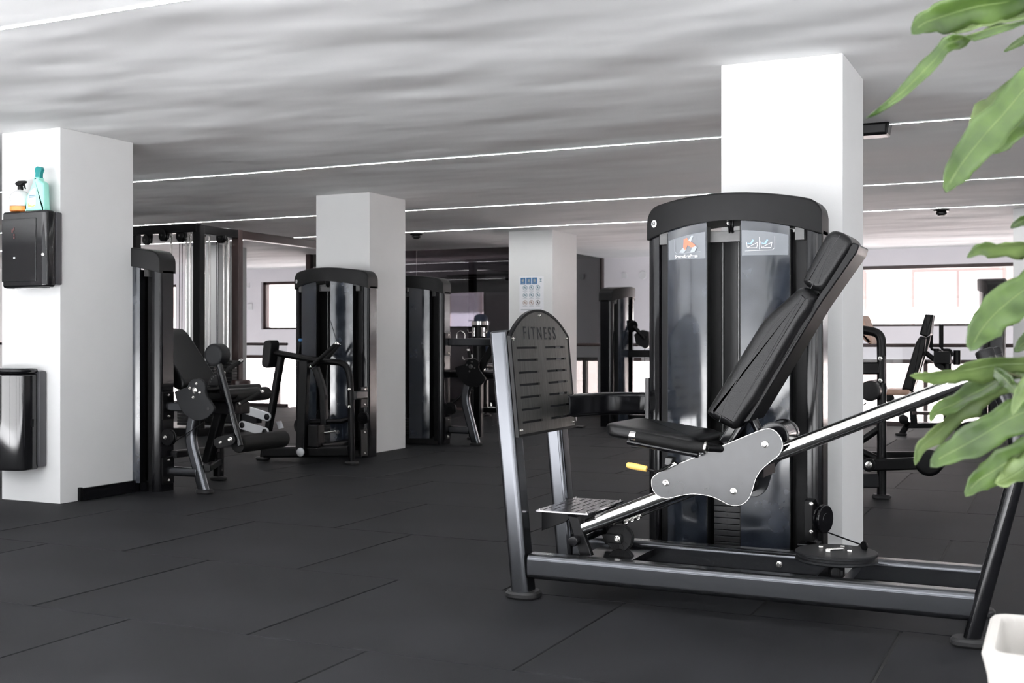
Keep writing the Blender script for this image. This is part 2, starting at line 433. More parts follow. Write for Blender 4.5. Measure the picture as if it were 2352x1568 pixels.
def ring2(cx, cy, r0, r1, n=20):
    out = []
    for i in range(n):
        a, b = 2 * PI * i / n, 2 * PI * (i + 1) / n
        out.append([(cx + r0 * math.cos(a), cy + r0 * math.sin(a)), (cx + r1 * math.cos(a), cy + r1 * math.sin(a)), (cx + r1 * math.cos(b), cy + r1 * math.sin(b)), (cx + r0 * math.cos(b), cy + r0 * math.sin(b))])
    return out
def line2(x0, y0, x1, y1, w):
    d = V((x1 - x0, y1 - y0)); n = V((-d.y, d.x)).normalized() * w / 2
    return [(x0 + n.x, y0 + n.y), (x1 + n.x, y1 + n.y), (x1 - n.x, y1 - n.y), (x0 - n.x, y0 - n.y)]
def circ2(cx, cy, r, n=20): return [(cx + r * math.cos(2 * PI * i / n), cy + r * math.sin(2 * PI * i / n)) for i in range(n)]
# ================================================================== the setting
# floor: slab, and the interlocking 1 m rubber tiles laid in staggered rows
floor = tag(box('floor', -17.5, 5.0, -1.2, 14.2, -0.30, -0.0045, 'slab'), kind='structure')
tile_me = None
tile_n = 0
rt = random.Random(3)
def tile_mesh(sx, sy):
    vs, fs = box_vf(-sx / 2, sx / 2, -sy / 2, sy / 2, -0.02, 0.0, 0)
    b = 0.0025
    vs = [(x, y, z) for z in (-0.02, -b) for y in (-sy / 2, sy / 2) for x in (-sx / 2, sx / 2)] + [(x, y, 0.0) for y in (-sy / 2 + b, sy / 2 - b) for x in (-sx / 2 + b, sx / 2 - b)]
    fs = [(0, 1, 5, 4), (2, 6, 7, 3), (0, 4, 6, 2), (1, 3, 7, 5), (4, 5, 9, 8), (6, 10, 11, 7), (4, 8, 10, 6), (5, 7, 11, 9), (8, 9, 11, 10)]
    me = bpy.data.meshes.new('rubber_tile'); me.from_pydata(vs, [], fs); me.materials.append(MATS['rubber']); return me
tm = [tile_mesh(0.989, 0.9975)]
for k in range(-2, 14):
    y0 = 0.175 + k
    offx = -0.5 if k % 2 else -0.02
    y1 = y0 + 1
    if y0 > 14.1: continue
    for i in range(-14, 3):
        x0 = offx + i; xc, yc = x0 + 0.5, y0 + 0.5
        # only where the photograph (or a step to the side) can see it
        if yc < 1.6 or xc < -1.2 * yc - 1.5 or xc > 2.2: continue
        sy = 0.9975 if y1 <= 14.2 else (14.2 - y0)
        me = tm[0] if sy > 0.9 else None
        if me is None: me = tile_mesh(0.989, sy); yc = y0 + sy / 2
        o = bpy.data.objects.new('rubber_tile', me); C.objects.link(o); o.parent = floor
        o.location = (xc, yc, rt.uniform(-0.0012, 0.0012)); o.rotation_euler = (rt.uniform(-0.0006, 0.0006), rt.uniform(-0.0006, 0.0006), 0)
        tile_n += 1
# rubber surface outside the tiled part keeps the tile look
ceiling = tag(box('ceiling', -17.5, 5.0, -1.2, 17.6, CEIL, CEIL + 0.3, 'ceiling'), kind='structure')
tag(box('wall_left', -17.7, -17.5, -1.2, 17.6, -3.2, CEIL + 0.3, 'wall'), kind='structure')
tag(boxes('wall_right', [(5.0, 5.2, -1.2, 0.9, -3.2, CEIL + 0.3), (5.0, 5.2, 6.9, 17.6, -3.2, CEIL + 0.3), (5.0, 5.2, 0.9, 6.9, -3.2, 0.1), (5.0, 5.2, 0.9, 6.9, 2.2, CEIL + 0.3)], 'wall'), kind='structure')
w = tag(boxes('window_9', [(5.06, 5.14, 0.9 + 1.5 * k - 0.03, 0.9 + 1.5 * k + 0.03, 0.1, 2.2) for k in range(5)] + [(5.06, 5.14, 0.9, 6.9, 2.15, 2.2)], 'frame_brown'), kind='structure')  # added out of view to light the right faces of the pillars
tag(box('floor_entrance', -17.5, 5.0, -1.2, 1.3, -0.0045, 0.0, 'entrance_stone'), kind='structure')  # added pale strip, unseen, throws sunlight up to the near ceiling
tag(box('floor_lower', -17.5, 5.0, 14.2, 17.6, -3.2, -3.0, 'pale_stone'), kind='structure')
tag(box('ground_street', -40, 25, 17.6, 60, -3.4, -3.2, 'street'), kind='structure')
tag(box('ground_terrace', -40, 30, -40, -1.2, -0.2, -0.02, 'paving'), kind='structure')

WIN = [(-17.2, -15.3), (-13.3, -11.4), (-10.9, -8.69), (-8.0, -6.65), (-4.8, 0.9), (1.6, 4.6)]
YB = 17.3; ZS, ZH = 1.19, 2.06
parts = [(-10.4, -6.5, YB, YB + 0.3, -0.3, 0.72), (-17.5, 5.0, YB, YB + 0.3, ZH, CEIL), (-17.5, 5.0, YB, YB + 0.3, 0.72, ZS)]
xs = -17.5
for a, b in WIN:
    parts.append((xs, a, YB, YB + 0.3, ZS, ZH)); xs = b
parts.append((xs, 5.0, YB, YB + 0.3, ZS, ZH))
tag(boxes('wall_back', parts, 'far_wall'), kind='structure')
for i, (a, b) in enumerate(WIN):
    fr = 0.05
    w = boxes('window_%d' % (i + 1), [(a, b, YB + 0.06, YB + 0.16, ZH - fr, ZH), (a, b, YB + 0.06, YB + 0.16, ZS, ZS + fr * 0.7), (a, a + fr * 1.3, YB + 0.06, YB + 0.16, ZS, ZH), (b - fr * 1.3, b, YB + 0.06, YB + 0.16, ZS, ZH)], 'frame_brown')
    tag(w, kind='structure')
    p = box('pane', a + fr, b - fr, YB + 0.105, YB + 0.111, ZS + 0.03, ZH - fr, 'glass_clear', w)
# glazing of the lower storey, seen through the open void
mull = [(-17.5 + 2.25 * k - 0.03, -17.5 + 2.25 * k + 0.03, YB + 0.05, YB + 0.15, -3.0, 0.70) for k in range(11)]
w = tag(boxes('window_7', mull + [(-17.5, 5, YB + 0.05, YB + 0.15, 0.66, 0.72), (-17.5, 5, YB + 0.05, YB + 0.15, -3.0, -2.9)], 'frame_brown'), kind='structure')
for k in range(10):
    box('pane', -17.5 + 2.25 * k + 0.03, -17.5 + 2.25 * (k + 1) - 0.03, YB + 0.095, YB + 0.101, -2.9, 0.66, 'glass_clear', w)
for k in (2, 3):
    sl = boxes('blind', [(-17.5 + 2.25 * k + 0.05, -17.5 + 2.25 * (k + 1) - 0.05, YB - 0.02, YB + 0.01, 0.63 - 0.034 * j, 0.643 - 0.034 * j) for j in range(8)], 'blind', w)
    sl['kind'] = 'stuff'
# the daylight front behind the camera
w = tag(boxes('window_8', [(-10.5 + 3.0 * k - 0.05, -10.5 + 3.0 * k + 0.05, -1.26, -1.14, 0, 2.25) for k in range(6)] + [(-10.5, 4.5, -1.26, -1.14, 2.22, CEIL)], 'frame_brown'), kind='structure')
tag(boxes('wall_front', [(-17.5, -10.5, -1.3, -1.1, -0.3, CEIL), (4.5, 5.0, -1.3, -1.1, -0.3, CEIL)], 'wall'), kind='structure')


# pillars
def pillar(x0, x1, y0, y1, label):
    o = box('pillar', x0, x1, y0, y1, 0, CEIL, 'pillar', None, 0.004)
    return recenter(tag(o, label, 'pillar', kind='structure'))
pA = pillar(-6.015, -5.518, 5.214, 5.83, 'white square pillar carrying the black paper towel dispenser')
pB = pillar(-1.455, -0.895, 5.372, 5.972, 'broad white pillar right behind the leg press weight tower')
pC = pillar(-6.053, -5.488, 8.665, 9.278, 'white pillar behind the numbered seated row tower')
pD = pillar(-5.99, -5.42, 12.55, 13.3, 'white pillar with the laminated rules poster')
pE = pillar(-10.95, -10.40, 12.6, 13.2, 'pale pillar far behind the cable machine')
pF = pillar(-0.44, 0.12, 12.5, 13.1, 'pale pillar at the right edge behind the plant leaves')
for p in (pA, pB, pC, pD, pE, pF): p.location.z = 0
# skirting on the side of the nearest left pillar, running on to the machine
tag(box('baseboard_left', -5.518, -5.498, 5.36, 5.86, 0.0, 0.078, 'black_gloss', None, 0.003), kind='structure')
box('joint_cover', -5.5175, -5.494, 5.352, 5.372, 0.0, 0.084, 'black', bpy.data.objects['baseboard_left'], 0.002)

# recessed linear lights
def strip(Y, x0, x1, label):
    t = thing('ceiling_light_strip', label, 'ceiling light', ((x0 + x1) / 2, Y, CEIL - 0.012), 'recessed linear ceiling lights')
    boxes('housing', [(x0, x1, Y - 0.011, Y - 0.0075, CEIL - 0.006, CEIL), (x0, x1, Y + 0.0075, Y + 0.011, CEIL - 0.006, CEIL)], 'strip_housing', t)
    box('diffuser', x0, x1, Y - 0.0075, Y + 0.0075, CEIL - 0.0055, CEIL, 'strip', t)
strip(3.447, -12.0, 3.0, 'bright ceiling light line nearest the camera, cut by the top left corner')
strip(7.25, -14.0, -1.72, 'ceiling light line running from the left pillar to the broad right pillar')
strip(7.251, -0.93, 3.0, 'ceiling light line starting at the small black ceiling box')
strip(10.04, -14.0, 3.0, 'third ceiling light line, passing behind the top of the right pillar')
strip(12.07, -15.0, 3.0, 'farthest ceiling light line, just in front of the dark glass room')
# black devices on the ceiling
t = thing('ceiling_speaker', 'black ceiling box at the end of a light line beside the right pillar', 'ceiling speaker', (-1.02, 7.25, CEIL - 0.075))
prism('body', round_poly([(-1.11, CEIL - 0.075), (-0.94, CEIL - 0.075), (-0.925, CEIL), (-1.125, CEIL)], 0.012), 7.17, 7.31, 'black', t, 0.01)
box('grille', -1.10, -0.95, 7.164, 7.172, CEIL - 0.06, CEIL - 0.015, 'inner_dark', t, 0.002)
def detector(px, py, label):
    c = WZ(px, py, CEIL - 0.0) if False else None
    d = F_PX * (CEIL - CAM_H) / (HOR - py); l = (px - CX) / F_PX * d
    x, y = -sF * d + cF * l, cF * d + sF * l
    t = thing('smoke_detector', label, 'smoke detector', (x, y, CEIL - 0.06), 'black detectors on the ceiling')
    lathe('mount', (x, y, CEIL), (0, 0, -1), [(0.075, 0), (0.075, 0.012), (0.07, 0.016)], 'black', t)
    lathe('head', (x, y, CEIL - 0.016), (0, 0, -1), [(0.045, 0), (0.052, 0.010), (0.05, 0.03), (0.03, 0.044)], 'black', t)
detector(956, 537, 'black ceiling detector beside the second pillar')
detector(2162, 482, 'black ceiling detector above the right-hand window')

# dark glass room at the back
gp = thing('glass_partition', 'dark tinted glass partition room with brown corner posts at the back', 'partition', (-8.4, 14.6, 0))
xg = [-10.3, -8.45, -6.6]
for k in range(2):
    box('glass_panel', xg[k] + 0.004, xg[k + 1] - 0.004, 14.595, 14.605, 0.03, CEIL - 0.002, 'glass_dark', gp)
for k in range(2):
    y0 = 14.61 + 1.33 * k
    box('glass_panel', -6.605, -6.595, y0 + 0.004, y0 + 1.326, 0.03, CEIL - 0.002, 'glass_dark', gp)
box('corner_post', -10.36, -10.28, 14.56, 14.64, 0, CEIL, 'frame_brown', gp)
box('corner_post', -6.66, -6.58, 17.20, 17.298, 0, CEIL, 'frame_brown', gp)
box('floor_rail', -10.28, -6.6, 14.58, 14.62, 0, 0.03, 'frame_brown', gp)
tag(box('floor_back', -10.4, -6.5, 14.2, 17.3, -0.30, -0.003, 'rubber'), kind='structure')
# duct and bar added in place of the room's reflection in the glass
t = thing('ventilation_duct', 'grey ventilation duct behind the dark glass', 'duct', (-8.0, 16.6, 1.75))
tube('pipe', [(-10.0, 16.5, 1.86), (-6.8, 16.5, 1.86)], 0.11, 'bracket_grey', t)
tube('hanger_bar', [(-8.9, 16.35, 2.02), (-7.6, 16.35, 2.02), (-7.4, 16.35, 1.96)], 0.018, 'black', t)

# glass balustrades along the void
def balustrade(x0, x1, label):
    t = thing('glass_balustrade', label, 'balustrade', ((x0 + x1) / 2, 14.16, 0), 'glass balustrades along the void')
    tube('handrail', [(x0, 14.15, 0.935), (x1, 14.15, 0.935)], 0.022, 'rail_brown', t)
    box('base_shoe', x0, x1, 14.12, 14.18, 0, 0.05, 'rail_brown', t)
    n = max(1, round((x1 - x0) / 1.2)); s = (x1 - x0) / n
    for k in range(n):
        box('glass_pane', x0 + s * k + 0.01, x0 + s * (k + 1) - 0.01, 14.144, 14.156, 0.05, 0.915, 'glass_clear', t)
        box('clamp', x0 + s * k - 0.012, x0 + s * k + 0.012, 14.138, 14.162, 0.78, 0.925, 'steel', t)
balustrade(-17.4, -10.4, 'glass balustrade with brown handrail under the left window')
balustrade(-6.5, 4.9, 'glass balustrade with dark handrail in front of the wide right window')

# fittings on the back wall
def wallbox(px, py, w, h, label, cat, rnd=False):
    c = W(px, py, YB)
    if rnd:
        o = lathe('wall_clock', (c.x, YB, c.z), (0, -1, 0), [(w, 0), (w, 0.02), (w * 0.9, 0.025), (w * 0.88, 0.02)], 'thermostat', None, 24)
        tag(o, label, cat); return o
    o = box('wall_switch', c.x - w / 2, c.x + w / 2, YB - 0.03, YB, c.z - h / 2, c.z + h / 2, 'thermostat', None, 0.006)
    return tag(o, label, cat)
recenter(wallbox(1435, 633, 0.08, 0.08, 'small square switch box on the back wall right of the glass room', 'switch'))
wallbox(1477, 632, 0.06, 0.06, 'round pale disc on the back wall beside the square switch', 'wall disc', True)
recenter(wallbox(571, 655, 0.06, 0.09, 'small pale box high on the back wall left of the brown-framed window', 'switch'))
recenter(wallbox(576, 704, 0.10, 0.11, 'flat pale panel low on the back wall left of the brown-framed window', 'switch'))

# building across the street
bd = thing('apartment_building', 'sunlit pale pink apartment block across the street', 'building', (-8, 27, -3.2))
box('wall', -34, 14, 27, 29, 3.2, 24, 'facade', bd)
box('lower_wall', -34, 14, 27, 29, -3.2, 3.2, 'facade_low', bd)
box('balcony_slab', -34, 14, 25.5, 27.0, 3.15, 3.35, 'facade_white', bd)  # added overhang, unseen, shades the facade band behind the windows
for k in range(16):
    x = -32 + 2.9 * k
    for z in (1.0, 4.4):
        f = box('window', x, x + 1.9, 26.93, 27.0, z, z + 1.55, 'facade_frame', bd)
        for j in range(2): box('pane', x + 0.06 + 0.92 * j, x + 0.92 + 0.92 * j, 26.915, 26.93, z + 0.06, z + 1.49, 'facade_blind' if (k + j) % 3 else 'facade_glass', f)
    if k % 4 == 1:
        bz = box('balcony', x - 0.6, x + 2.5, 26.1, 27.0, 0.7, 0.85, 'facade_white', bd)
        for j in range(4): tube('rail', [(x - 0.6, 26.12, 1.0 + 0.18 * j), (x + 2.5, 26.12, 1.0 + 0.18 * j)], 0.02, 'facade_white', bz, n=8)
# ================================================================== weight towers (shared by the machines)
TW, TD, BOW = 0.76, 0.13, 0.12
def bowy(t): return -BOW * (1 - (2 * t - 1) ** 2)
def tower(parent, ox, oy, rot=0.0, number=None, stickers=False, plates=15, detail=True, left_panel=True):
    """local x: along the width, -y: towards the user; rot turns it about its own front left corner"""
    keep = XF[0]
    XF[0] = keep @ Matrix.Translation((ox, oy, 0)) @ Matrix.Rotation(rot, 4, 'Z')
    tw = boxes('weight_tower', [(0.03, TW - 0.03, 0.02, TD, 0.0, 0.07), (0.03, TW - 0.03, TD - 0.03, TD, 0.07, 1.46)], 'inner_dark', parent)
    # arched header
    N = 26; vs, fs = [], []
    ts = [0.5 - 0.5 * math.cos(PI * i / N) for i in range(N + 1)]
    for t in ts:
        u = 2 * t - 1; x = t * TW; e = min(x, TW - x); R = 0.055
        drop = 0 if e >= R else R - math.sqrt(max(0, R * R - (R - e) ** 2))
        zt = 1.578 + 0.040 * (1 - u * u) - drop; zb = 1.440 + 0.060 * (1 - u * u)
        y = bowy(t) - 0.004
        for p in ((y + 0.003, zb), (y, zb + 0.004), (y, zt - 0.012), (y + 0.004, zt - 0.003), (y + 0.014, zt), (TD + 0.01, zt), (TD + 0.02, zt - 0.01), (TD + 0.02, zb)):
            vs.append((x, p[0], p[1]))
    k = 8
    for i in range(N):
        for j in range(k): fs.append((i * k + j, i * k + (j + 1) % k, (i + 1) * k + (j + 1) % k, (i + 1) * k + j))
    fs.append(tuple(range(k))); fs.append(tuple(N * k + j for j in range(k)))
    hd = obj('header_cap', vs, fs, 'cap_plastic', tw, 40)
    # rounded side posts
    for s in (0, 1):
        prof = [(0, TD), (0, 0.03), (0.006, 0.012), (0.02, 0.0), (0.04, -0.008), (0.058, -0.010), (0.062, 0.0), (0.062, TD)]
        pr = [((TW - a) if s else a, b) for a, b in prof]
        prism('side_post', pr, 0.0, 1.455, 'black_gloss', tw, 0.0, 'Z', 50)
        a0 = 0.064 if not s else TW - 0.108
        box('inner_strip', a0, a0 + 0.044, bowy(0.1) + 0.05, bowy(0.1) + 0.062, 0.03, 1.47, 'bracket_grey' if False else 'cap_plastic', tw)
        box('mount_bracket', a0 + 0.003, a0 + 0.041, bowy(0.1) + 0.01, bowy(0.1) + 0.05, 1.415, 1.485, 'bracket_grey', tw, 0.002)
    # bowed acrylic covers
    for a, b in ((0.145, 0.392), (0.585, 0.838)):
        M = 10; vs, fs = [], []
        for i in range(M + 1):
            t = a + (b - a) * i / M; y = bowy(t) + 0.012
            zt = 1.452 + 0.060 * (1 - (2 * t - 1) ** 2)
            for yy, z in ((y, 0.06), (y, zt), (y + 0.006, zt), (y + 0.006, 0.06)): vs.append((t * TW, yy, z))
        for i in range(M):
            for j in range(4): fs.append((i * 4 + j, i * 4 + (j + 1) % 4, (i + 1) * 4 + (j + 1) % 4, (i + 1) * 4 + j))
        fs.append((0, 1, 2, 3)); fs.append(tuple(M * 4 + j for j in range(4)))
        obj('cover_panel', vs, fs, 'acrylic', tw, 40)
        tt = b if a < 0.3 else a
        box('panel_edge', tt * TW - 0.004, tt * TW + 0.004, bowy(tt) + 0.013, bowy(tt) + 0.06, 0.06, 1.48, 'black', tw)
        tt = a if a < 0.3 else b
        box('panel_edge', tt * TW - 0.004, tt * TW + 0.004, bowy(tt) + 0.013, bowy(tt) + 0.06, 0.06, 1.46, 'black', tw)
    # stack, rods, cross bar, top pulley
    cx = TW * 0.487
    if detail:
        for j in range(plates):
            z = 0.09 + 0.0255 * j
            p = box('weight_plate', cx - 0.056, cx + 0.056, -0.045, 0.055, z, z + 0.0235, 'weight_iron', tw, 0.002)
            disc('pin_hole', (cx, -0.0435, z + 0.012), (0, -1, 0), 0.0055, 0.0025, 'inner_dark', p, 0.0005, 8)
        for sx in (-0.035, 0.035): tube('guide_rod', [(cx + sx, 0.02, 0.09 + 0.0255 * plates), (cx + sx, 0.02, 1.46)], 0.008, 'bracket_grey', tw, n=10)
    box('cross_bar', 0.39 * TW, 0.60 * TW, -0.06, -0.02, 1.415, 1.462, 'bracket_grey', tw, 0.004)
    wheel('top_pulley', (cx + 0.012, -0.065, 1.49), (1, 0.25, 0), 0.04, 0.022, tw)
    bolt((cx + 0.02, -0.085, 1.492), (0, -1, 0), 0.009, tw)
    if number:
        t = 0.055; y = bowy(t) - 0.0052; dy = -BOW * (4 - 8 * t) / TW
        mt = facing((t * TW, y, 1.508), (1, dy, 0), (0, 0, 1))
        mt = mt @ Matrix.Translation((0, 0, 0.0005))
        st = flat('number_sticker', [circ2(0, 0, 0.0165, 28)], mt, 'white_print', tw, 0.001)
        text_mesh('number_print', number, 0.020, mt @ Matrix.Translation((0, -0.0005, 0.0018)), 'ink', st, 0.0004, bold=0.0004)
    if stickers:
        def curved(name, a, b, z0, z1f, m, off, nn=10):
            vs, fs = [], []
            for i in range(nn + 1):
                t = a + (b - a) * i / nn; y = bowy(t) + 0.012 - off
                vs += [(t * TW, y, z0), (t * TW, y, z1f(t)), (t * TW, y + off * 0.9, z1f(t)), (t * TW, y + off * 0.9, z0)]
            for i in range(nn):
                for j in range(4): fs.append((i * 4 + j, i * 4 + (j + 1) % 4, (i + 1) * 4 + (j + 1) % 4, (i + 1) * 4 + j))
            fs.append((0, 1, 2, 3)); fs.append(tuple(nn * 4 + j for j in range(4)))
            return obj(name, vs, fs, m, tw, 0)
        top = lambda t: 1.396 + 0.065 * (1 - (2 * t - 1) ** 2)
        s1 = curved('instruction_sticker', 0.150, 0.386, 1.345, top, 'sticker_grey', 0.0008)
        s2 = curved('instruction_sticker', 0.592, 0.832, 1.352, lambda t: 1.405 + 0.055 * (1 - (2 * t - 1) ** 2), 'sticker_grey', 0.0008)
        def pm(t, z):
            dy = -BOW * (4 - 8 * t) / TW
            m = facing((t * TW, bowy(t) + 0.012 - 0.0030, z), (1, dy, 0), (0, 0, 1)); return m
        mt = pm(0.268, 1.40)
        text_mesh('machine_name', 'SeatedLegPress', 0.0185, pm(0.268, 1.357), 'white_print', s1, 0.0003, bold=0.0006)
        # muscle diagram: bent leg in orange red on pale silhouette
        flat('leg_silhouette', [[(-0.035, -0.025), (-0.02, -0.008), (-0.002, -0.004), (0.002, -0.014), (-0.014, -0.028)], [(0.02, -0.026), (0.032, -0.004), (0.046, 0.0), (0.054, -0.006), (0.05, -0.016), (0.04, -0.028)], [(0.01, 0.024), (0.026, 0.044), (0.036, 0.043), (0.024, 0.018)]], mt, 'sticker_pale', s1, 0.0005)
        flat('leg_muscle', [[(-0.012, 0.03), (0.004, 0.036), (0.012, 0.022), (0.01, 0.01), (-0.004, -0.016), (-0.014, -0.006)], [(0.01, 0.024), (0.028, 0.016), (0.046, 0.002), (0.040, -0.004), (0.024, -0.006), (0.008, 0.006)]], mt @ Matrix.Translation((0, 0, 0.0004)), 'sticker_red', s1, 0.0005)
        flat('frame_line', [line2(-0.058, 0.03, -0.058, -0.018, 0.0014), line2(-0.058, -0.018, -0.049, -0.030, 0.0014), line2(-0.049, -0.030, 0.072, -0.026, 0.0014)], mt, 'sticker_pale', s1, 0.0005)
        mt = pm(0.70, 1.40)
        L = []
        for k in (-0.046, 0.012):
            L += [line2(k - 0.018, 0.008, k - 0.014, -0.018, 0.0022), line2(k - 0.014, -0.017, k + 0.024, -0.017, 0.0022), line2(k + 0.024, -0.017, k + 0.028, 0.006, 0.0022), line2(k - 0.010, -0.014, k + 0.026, 0.004, 0.0022)]
        flat('pictogram', L + [line2(-0.012, 0.028, -0.012, -0.024, 0.0012), line2(-0.07, -0.030, 0.042, -0.027, 0.0014), line2(0.042, -0.027, 0.051, -0.018, 0.0014), line2(0.051, -0.018, 0.051, 0.030, 0.0014)], mt, 'white_print', s2, 0.0005)
        flat('pictogram_body', [line2(k, 0.0, k + 0.010, 0.016, 0.007) for k in (-0.046, 0.012)] + [line2(k - 0.014, 0.002, k + 0.002, -0.002, 0.004) for k in (-0.046, 0.012)], mt @ Matrix.Translation((0, 0, 0.0004)), 'sticker_blue', s2, 0.0005)
    XF[0] = keep
    return tw

def slotted(name, fn, us, vs_, holes, m, parent, thick):
    """flat plate on a (u, v) grid with rectangular through slots; fn maps (u, v) to space"""
    U = sorted(set([round(u, 5) for u in us] + [round(h[k], 5) for h in holes for k in (0, 1)]))
    W_ = sorted(set([round(v, 5) for v in vs_] + [round(h[k], 5) for h in holes for k in (2, 3)]))
    idx = {}; verts = []; faces = []
    def vid(i, j):
        if (i, j) not in idx: idx[(i, j)] = len(verts); verts.append(fn(U[i], W_[j]))
        return idx[(i, j)]
    for i in range(len(U) - 1):
        for j in range(len(W_) - 1):
            uc, vc = (U[i] + U[i + 1]) / 2, (W_[j] + W_[j + 1]) / 2
            if any(h[0] < uc < h[1] and h[2] < vc < h[3] for h in holes): continue
            faces.append((vid(i, j), vid(i + 1, j), vid(i + 1, j + 1), vid(i, j + 1)))
    return verts, faces

# ================================================================== seated leg press (foreground)
lp = thing('leg_press_machine', 'black seated leg press with slotted steel foot plate in the foreground', 'gym machine', (-1.1, 4.33, 0))
YN, YF = 4.10, 4.56
tower(lp, -1.66, 4.90, 0, '61', True)
for Y in (YN, YF):
    bar('upright', [(-1.893, Y, 0.012), (-1.988, Y, 1.035)], 0.074, 0.092, 0.020, 'satin', lp, up=V((0, 1, 0)), cap=0.008)
    foot((-1.893, Y, 0), lp, 0.135, 0.13)
    bar('base_rail', [(-1.862, Y, 0.128), (-0.250, Y, 0.128)], 0.096, 0.085, 0.022, 'satin', lp, up=V((0, 1, 0)))
    tube('rear_upright', [W(2226, 1475, 4.07) + V((0, Y - YN, -0.02)), W(2352, 1025, 4.07) + V((0, Y - YN, 0)), W(2261, 806, 4.07) + V((0, Y - YN, 0))], 0.027, 'black_gloss', lp, fr=0.13)
    lathe('end_cap', W(2261, 806, 4.07) + V((-0.001, Y - YN, 0)), W(2261, 806, 4.07) - W(2330, 975, 4.07), [(0.029, -0.022), (0.030, -0.004), (0.028, 0.003), (0.018, 0.007)], 'cap_plastic', lp)
    p = W(2226, 1475, 4.07); foot((p.x, Y - 0.03, 0), lp, 0.115, 0.10)
bolt(W(1790, 1296, YF - 0.043), (0, -1, 0), 0.013, lp)
# chrome guide tubes
gA, gB = V((-1.703, 0, 0.262)), V((-0.235, 0, 0.886))
for Y in (4.20, 4.45):
    tube('guide_tube', [gA + V((0, Y, 0)), gB + V((0, Y, 0))], 0.0285, 'chrome', lp, n=28, cap=0.002)
tube('cross_tube', [(-0.222, 4.05, 0.892), (-0.222, 4.58, 0.892)], 0.024, 'black_gloss', lp)
tube('cross_tube', [(-1.70, 4.13, 0.225), (-1.70, 4.53, 0.225)], 0.02, 'black_gloss', lp)
box('cross_plate', -1.72, -1.50, YN + 0.04, YF - 0.04, 0.12, 0.150, 'black_gloss', lp, 0.004)
for Y in (4.17, 4.44):
    prism_px('guide_support', [(1303, 1183), (1326, 1187), (1358, 1276), (1332, 1276)], Y, Y + 0.03, 'black', lp, 0.003, plane=4.17)
bar('guide_post', [(-1.62, 4.45, 0.15), (-1.62, 4.45, 0.30)], 0.045, 0.045, 0.01, 'black_gloss', lp)
# transport / cable wheels at the low end
for px, py in ((1421, 1236), (1424, 1291)):
    c = W(px, py, 4.30); w = wheel('cable_wheel', c, (0, 1, 0), 0.054, 0.035, lp, 'cap_plastic')
    for k in range(10):
        a = 2 * PI * k / 10
        pass
    box('spoke_plate', c.x - 0.05, c.x + 0.016, c.y - 0.012, c.y - 0.006, c.z - 0.019, c.z + 0.016, 'black', w, 0.004)
    bolt((c.x, c.y - 0.012, c.z), (0, -1, 0), 0.013, w)
    flat('spoke', [line2(0.022 * math.cos(a), 0.022 * math.sin(a), 0.042 * math.cos(a), 0.042 * math.sin(a), 0.003) for a in [2 * PI * k / 12 for k in range(12)]], facing((c.x, c.y - 0.0005, c.z), (1, 0, 0), (0, 0, 1)), 'black', w, 0.001)
tube('turnbuckle', [W(1434, 1199, 4.3), W(1474, 1183, 4.3)], 0.008, 'chrome', lp, n=10)
for k in range(3): bolt(W(1438 + 14 * k, 1198 - 5 * k, 4.292), (0, -1, 0.2), 0.008, lp)
tube('cable', [W(1440, 1197, 4.3), W(1640, 1120, 4.3)], 0.003, 'black', lp, n=6)
# slotted deck behind the foot plate
hol = []
for r in range(6):
    for c in range(3):
        x0 = -1.845 + 0.034 * r; y0 = 4.172 + 0.128 * c + (0.03 if r % 2 else 0)
        hol.append((x0, x0 + 0.007, y0, min(y0 + 0.092, 4.535)))
vs, fs = slotted('d', lambda u, v: (u, v, 0.330), [-1.865, -1.645], [4.15, 4.55], hol, 'deck_steel', lp, 0.005)
dk = obj('step_deck', vs, fs, 'deck_steel', lp, 0)
sm = dk.modifiers.new('thick', 'SOLIDIFY'); sm.thickness = 0.006; sm.offset = 0
prism('deck_bracket', [(-1.862, 0.322), (-1.72, 0.322), (-1.76, 0.285), (-1.862, 0.245)], 4.20, 4.215, 'black', lp, 0.002)
prism('deck_bracket', [(-1.862, 0.322), (-1.66, 0.322), (-1.70, 0.262), (-1.862, 0.235)], 4.51, 4.525, 'black', lp, 0.002)
for x, y in ((-1.853, 4.16), (-1.655, 4.16), (-1.853, 4.54), (-1.655, 4.54)): bolt((x, y, 0.333), (0, 0, 1), 0.005, lp)
# foot plate with slots and lettering, leaning with the uprights
lean = lambda z: -1.893 - 0.0929 * z + 0.047
Y0, Y1, ZB, ZSPR, ZP = 4.072, 4.650, 0.628, 1.012, 1.118
hol = []
for r in range(7):
    z = 0.968 - 0.0487 * r
    hol += [(4.118, 4.312, z - 0.0045, z + 0.0045), (4.398, 4.604, z - 0.0045, z + 0.0045)]
vs, fs = slotted('f', lambda u, v: (lean(v), u, v), [Y0, Y0 + 0.02, Y1 - 0.02, Y1], [ZB, ZSPR], hol, 'brushed', lp, 0.01)
def fp_arc(n=28, dy0=0.0):
    hw = (Y1 - Y0) / 2; sag = ZP - ZSPR; R = (hw * hw + sag * sag) / (2 * sag); yc = (Y0 + Y1) / 2; zc = ZP - R
    a0 = math.asin(hw / R)
    return [(yc + R * math.sin(-a0 + 2 * a0 * i / n), zc + R * math.cos(-a0 + 2 * a0 * i / n)) for i in range(n + 1)]
arc = fp_arc()
k = len(vs); vs += [(lean(z), y, z) for y, z in arc]; fs.append(tuple(k + i for i in range(len(arc))))
fp = obj('foot_plate', vs, fs, 'brushed', lp, 0); fp['label'] = 'brushed steel foot plate with rows of slots'
sm = fp.modifiers.new('thick', 'SOLIDIFY'); sm.thickness = 0.008; sm.offset = 0
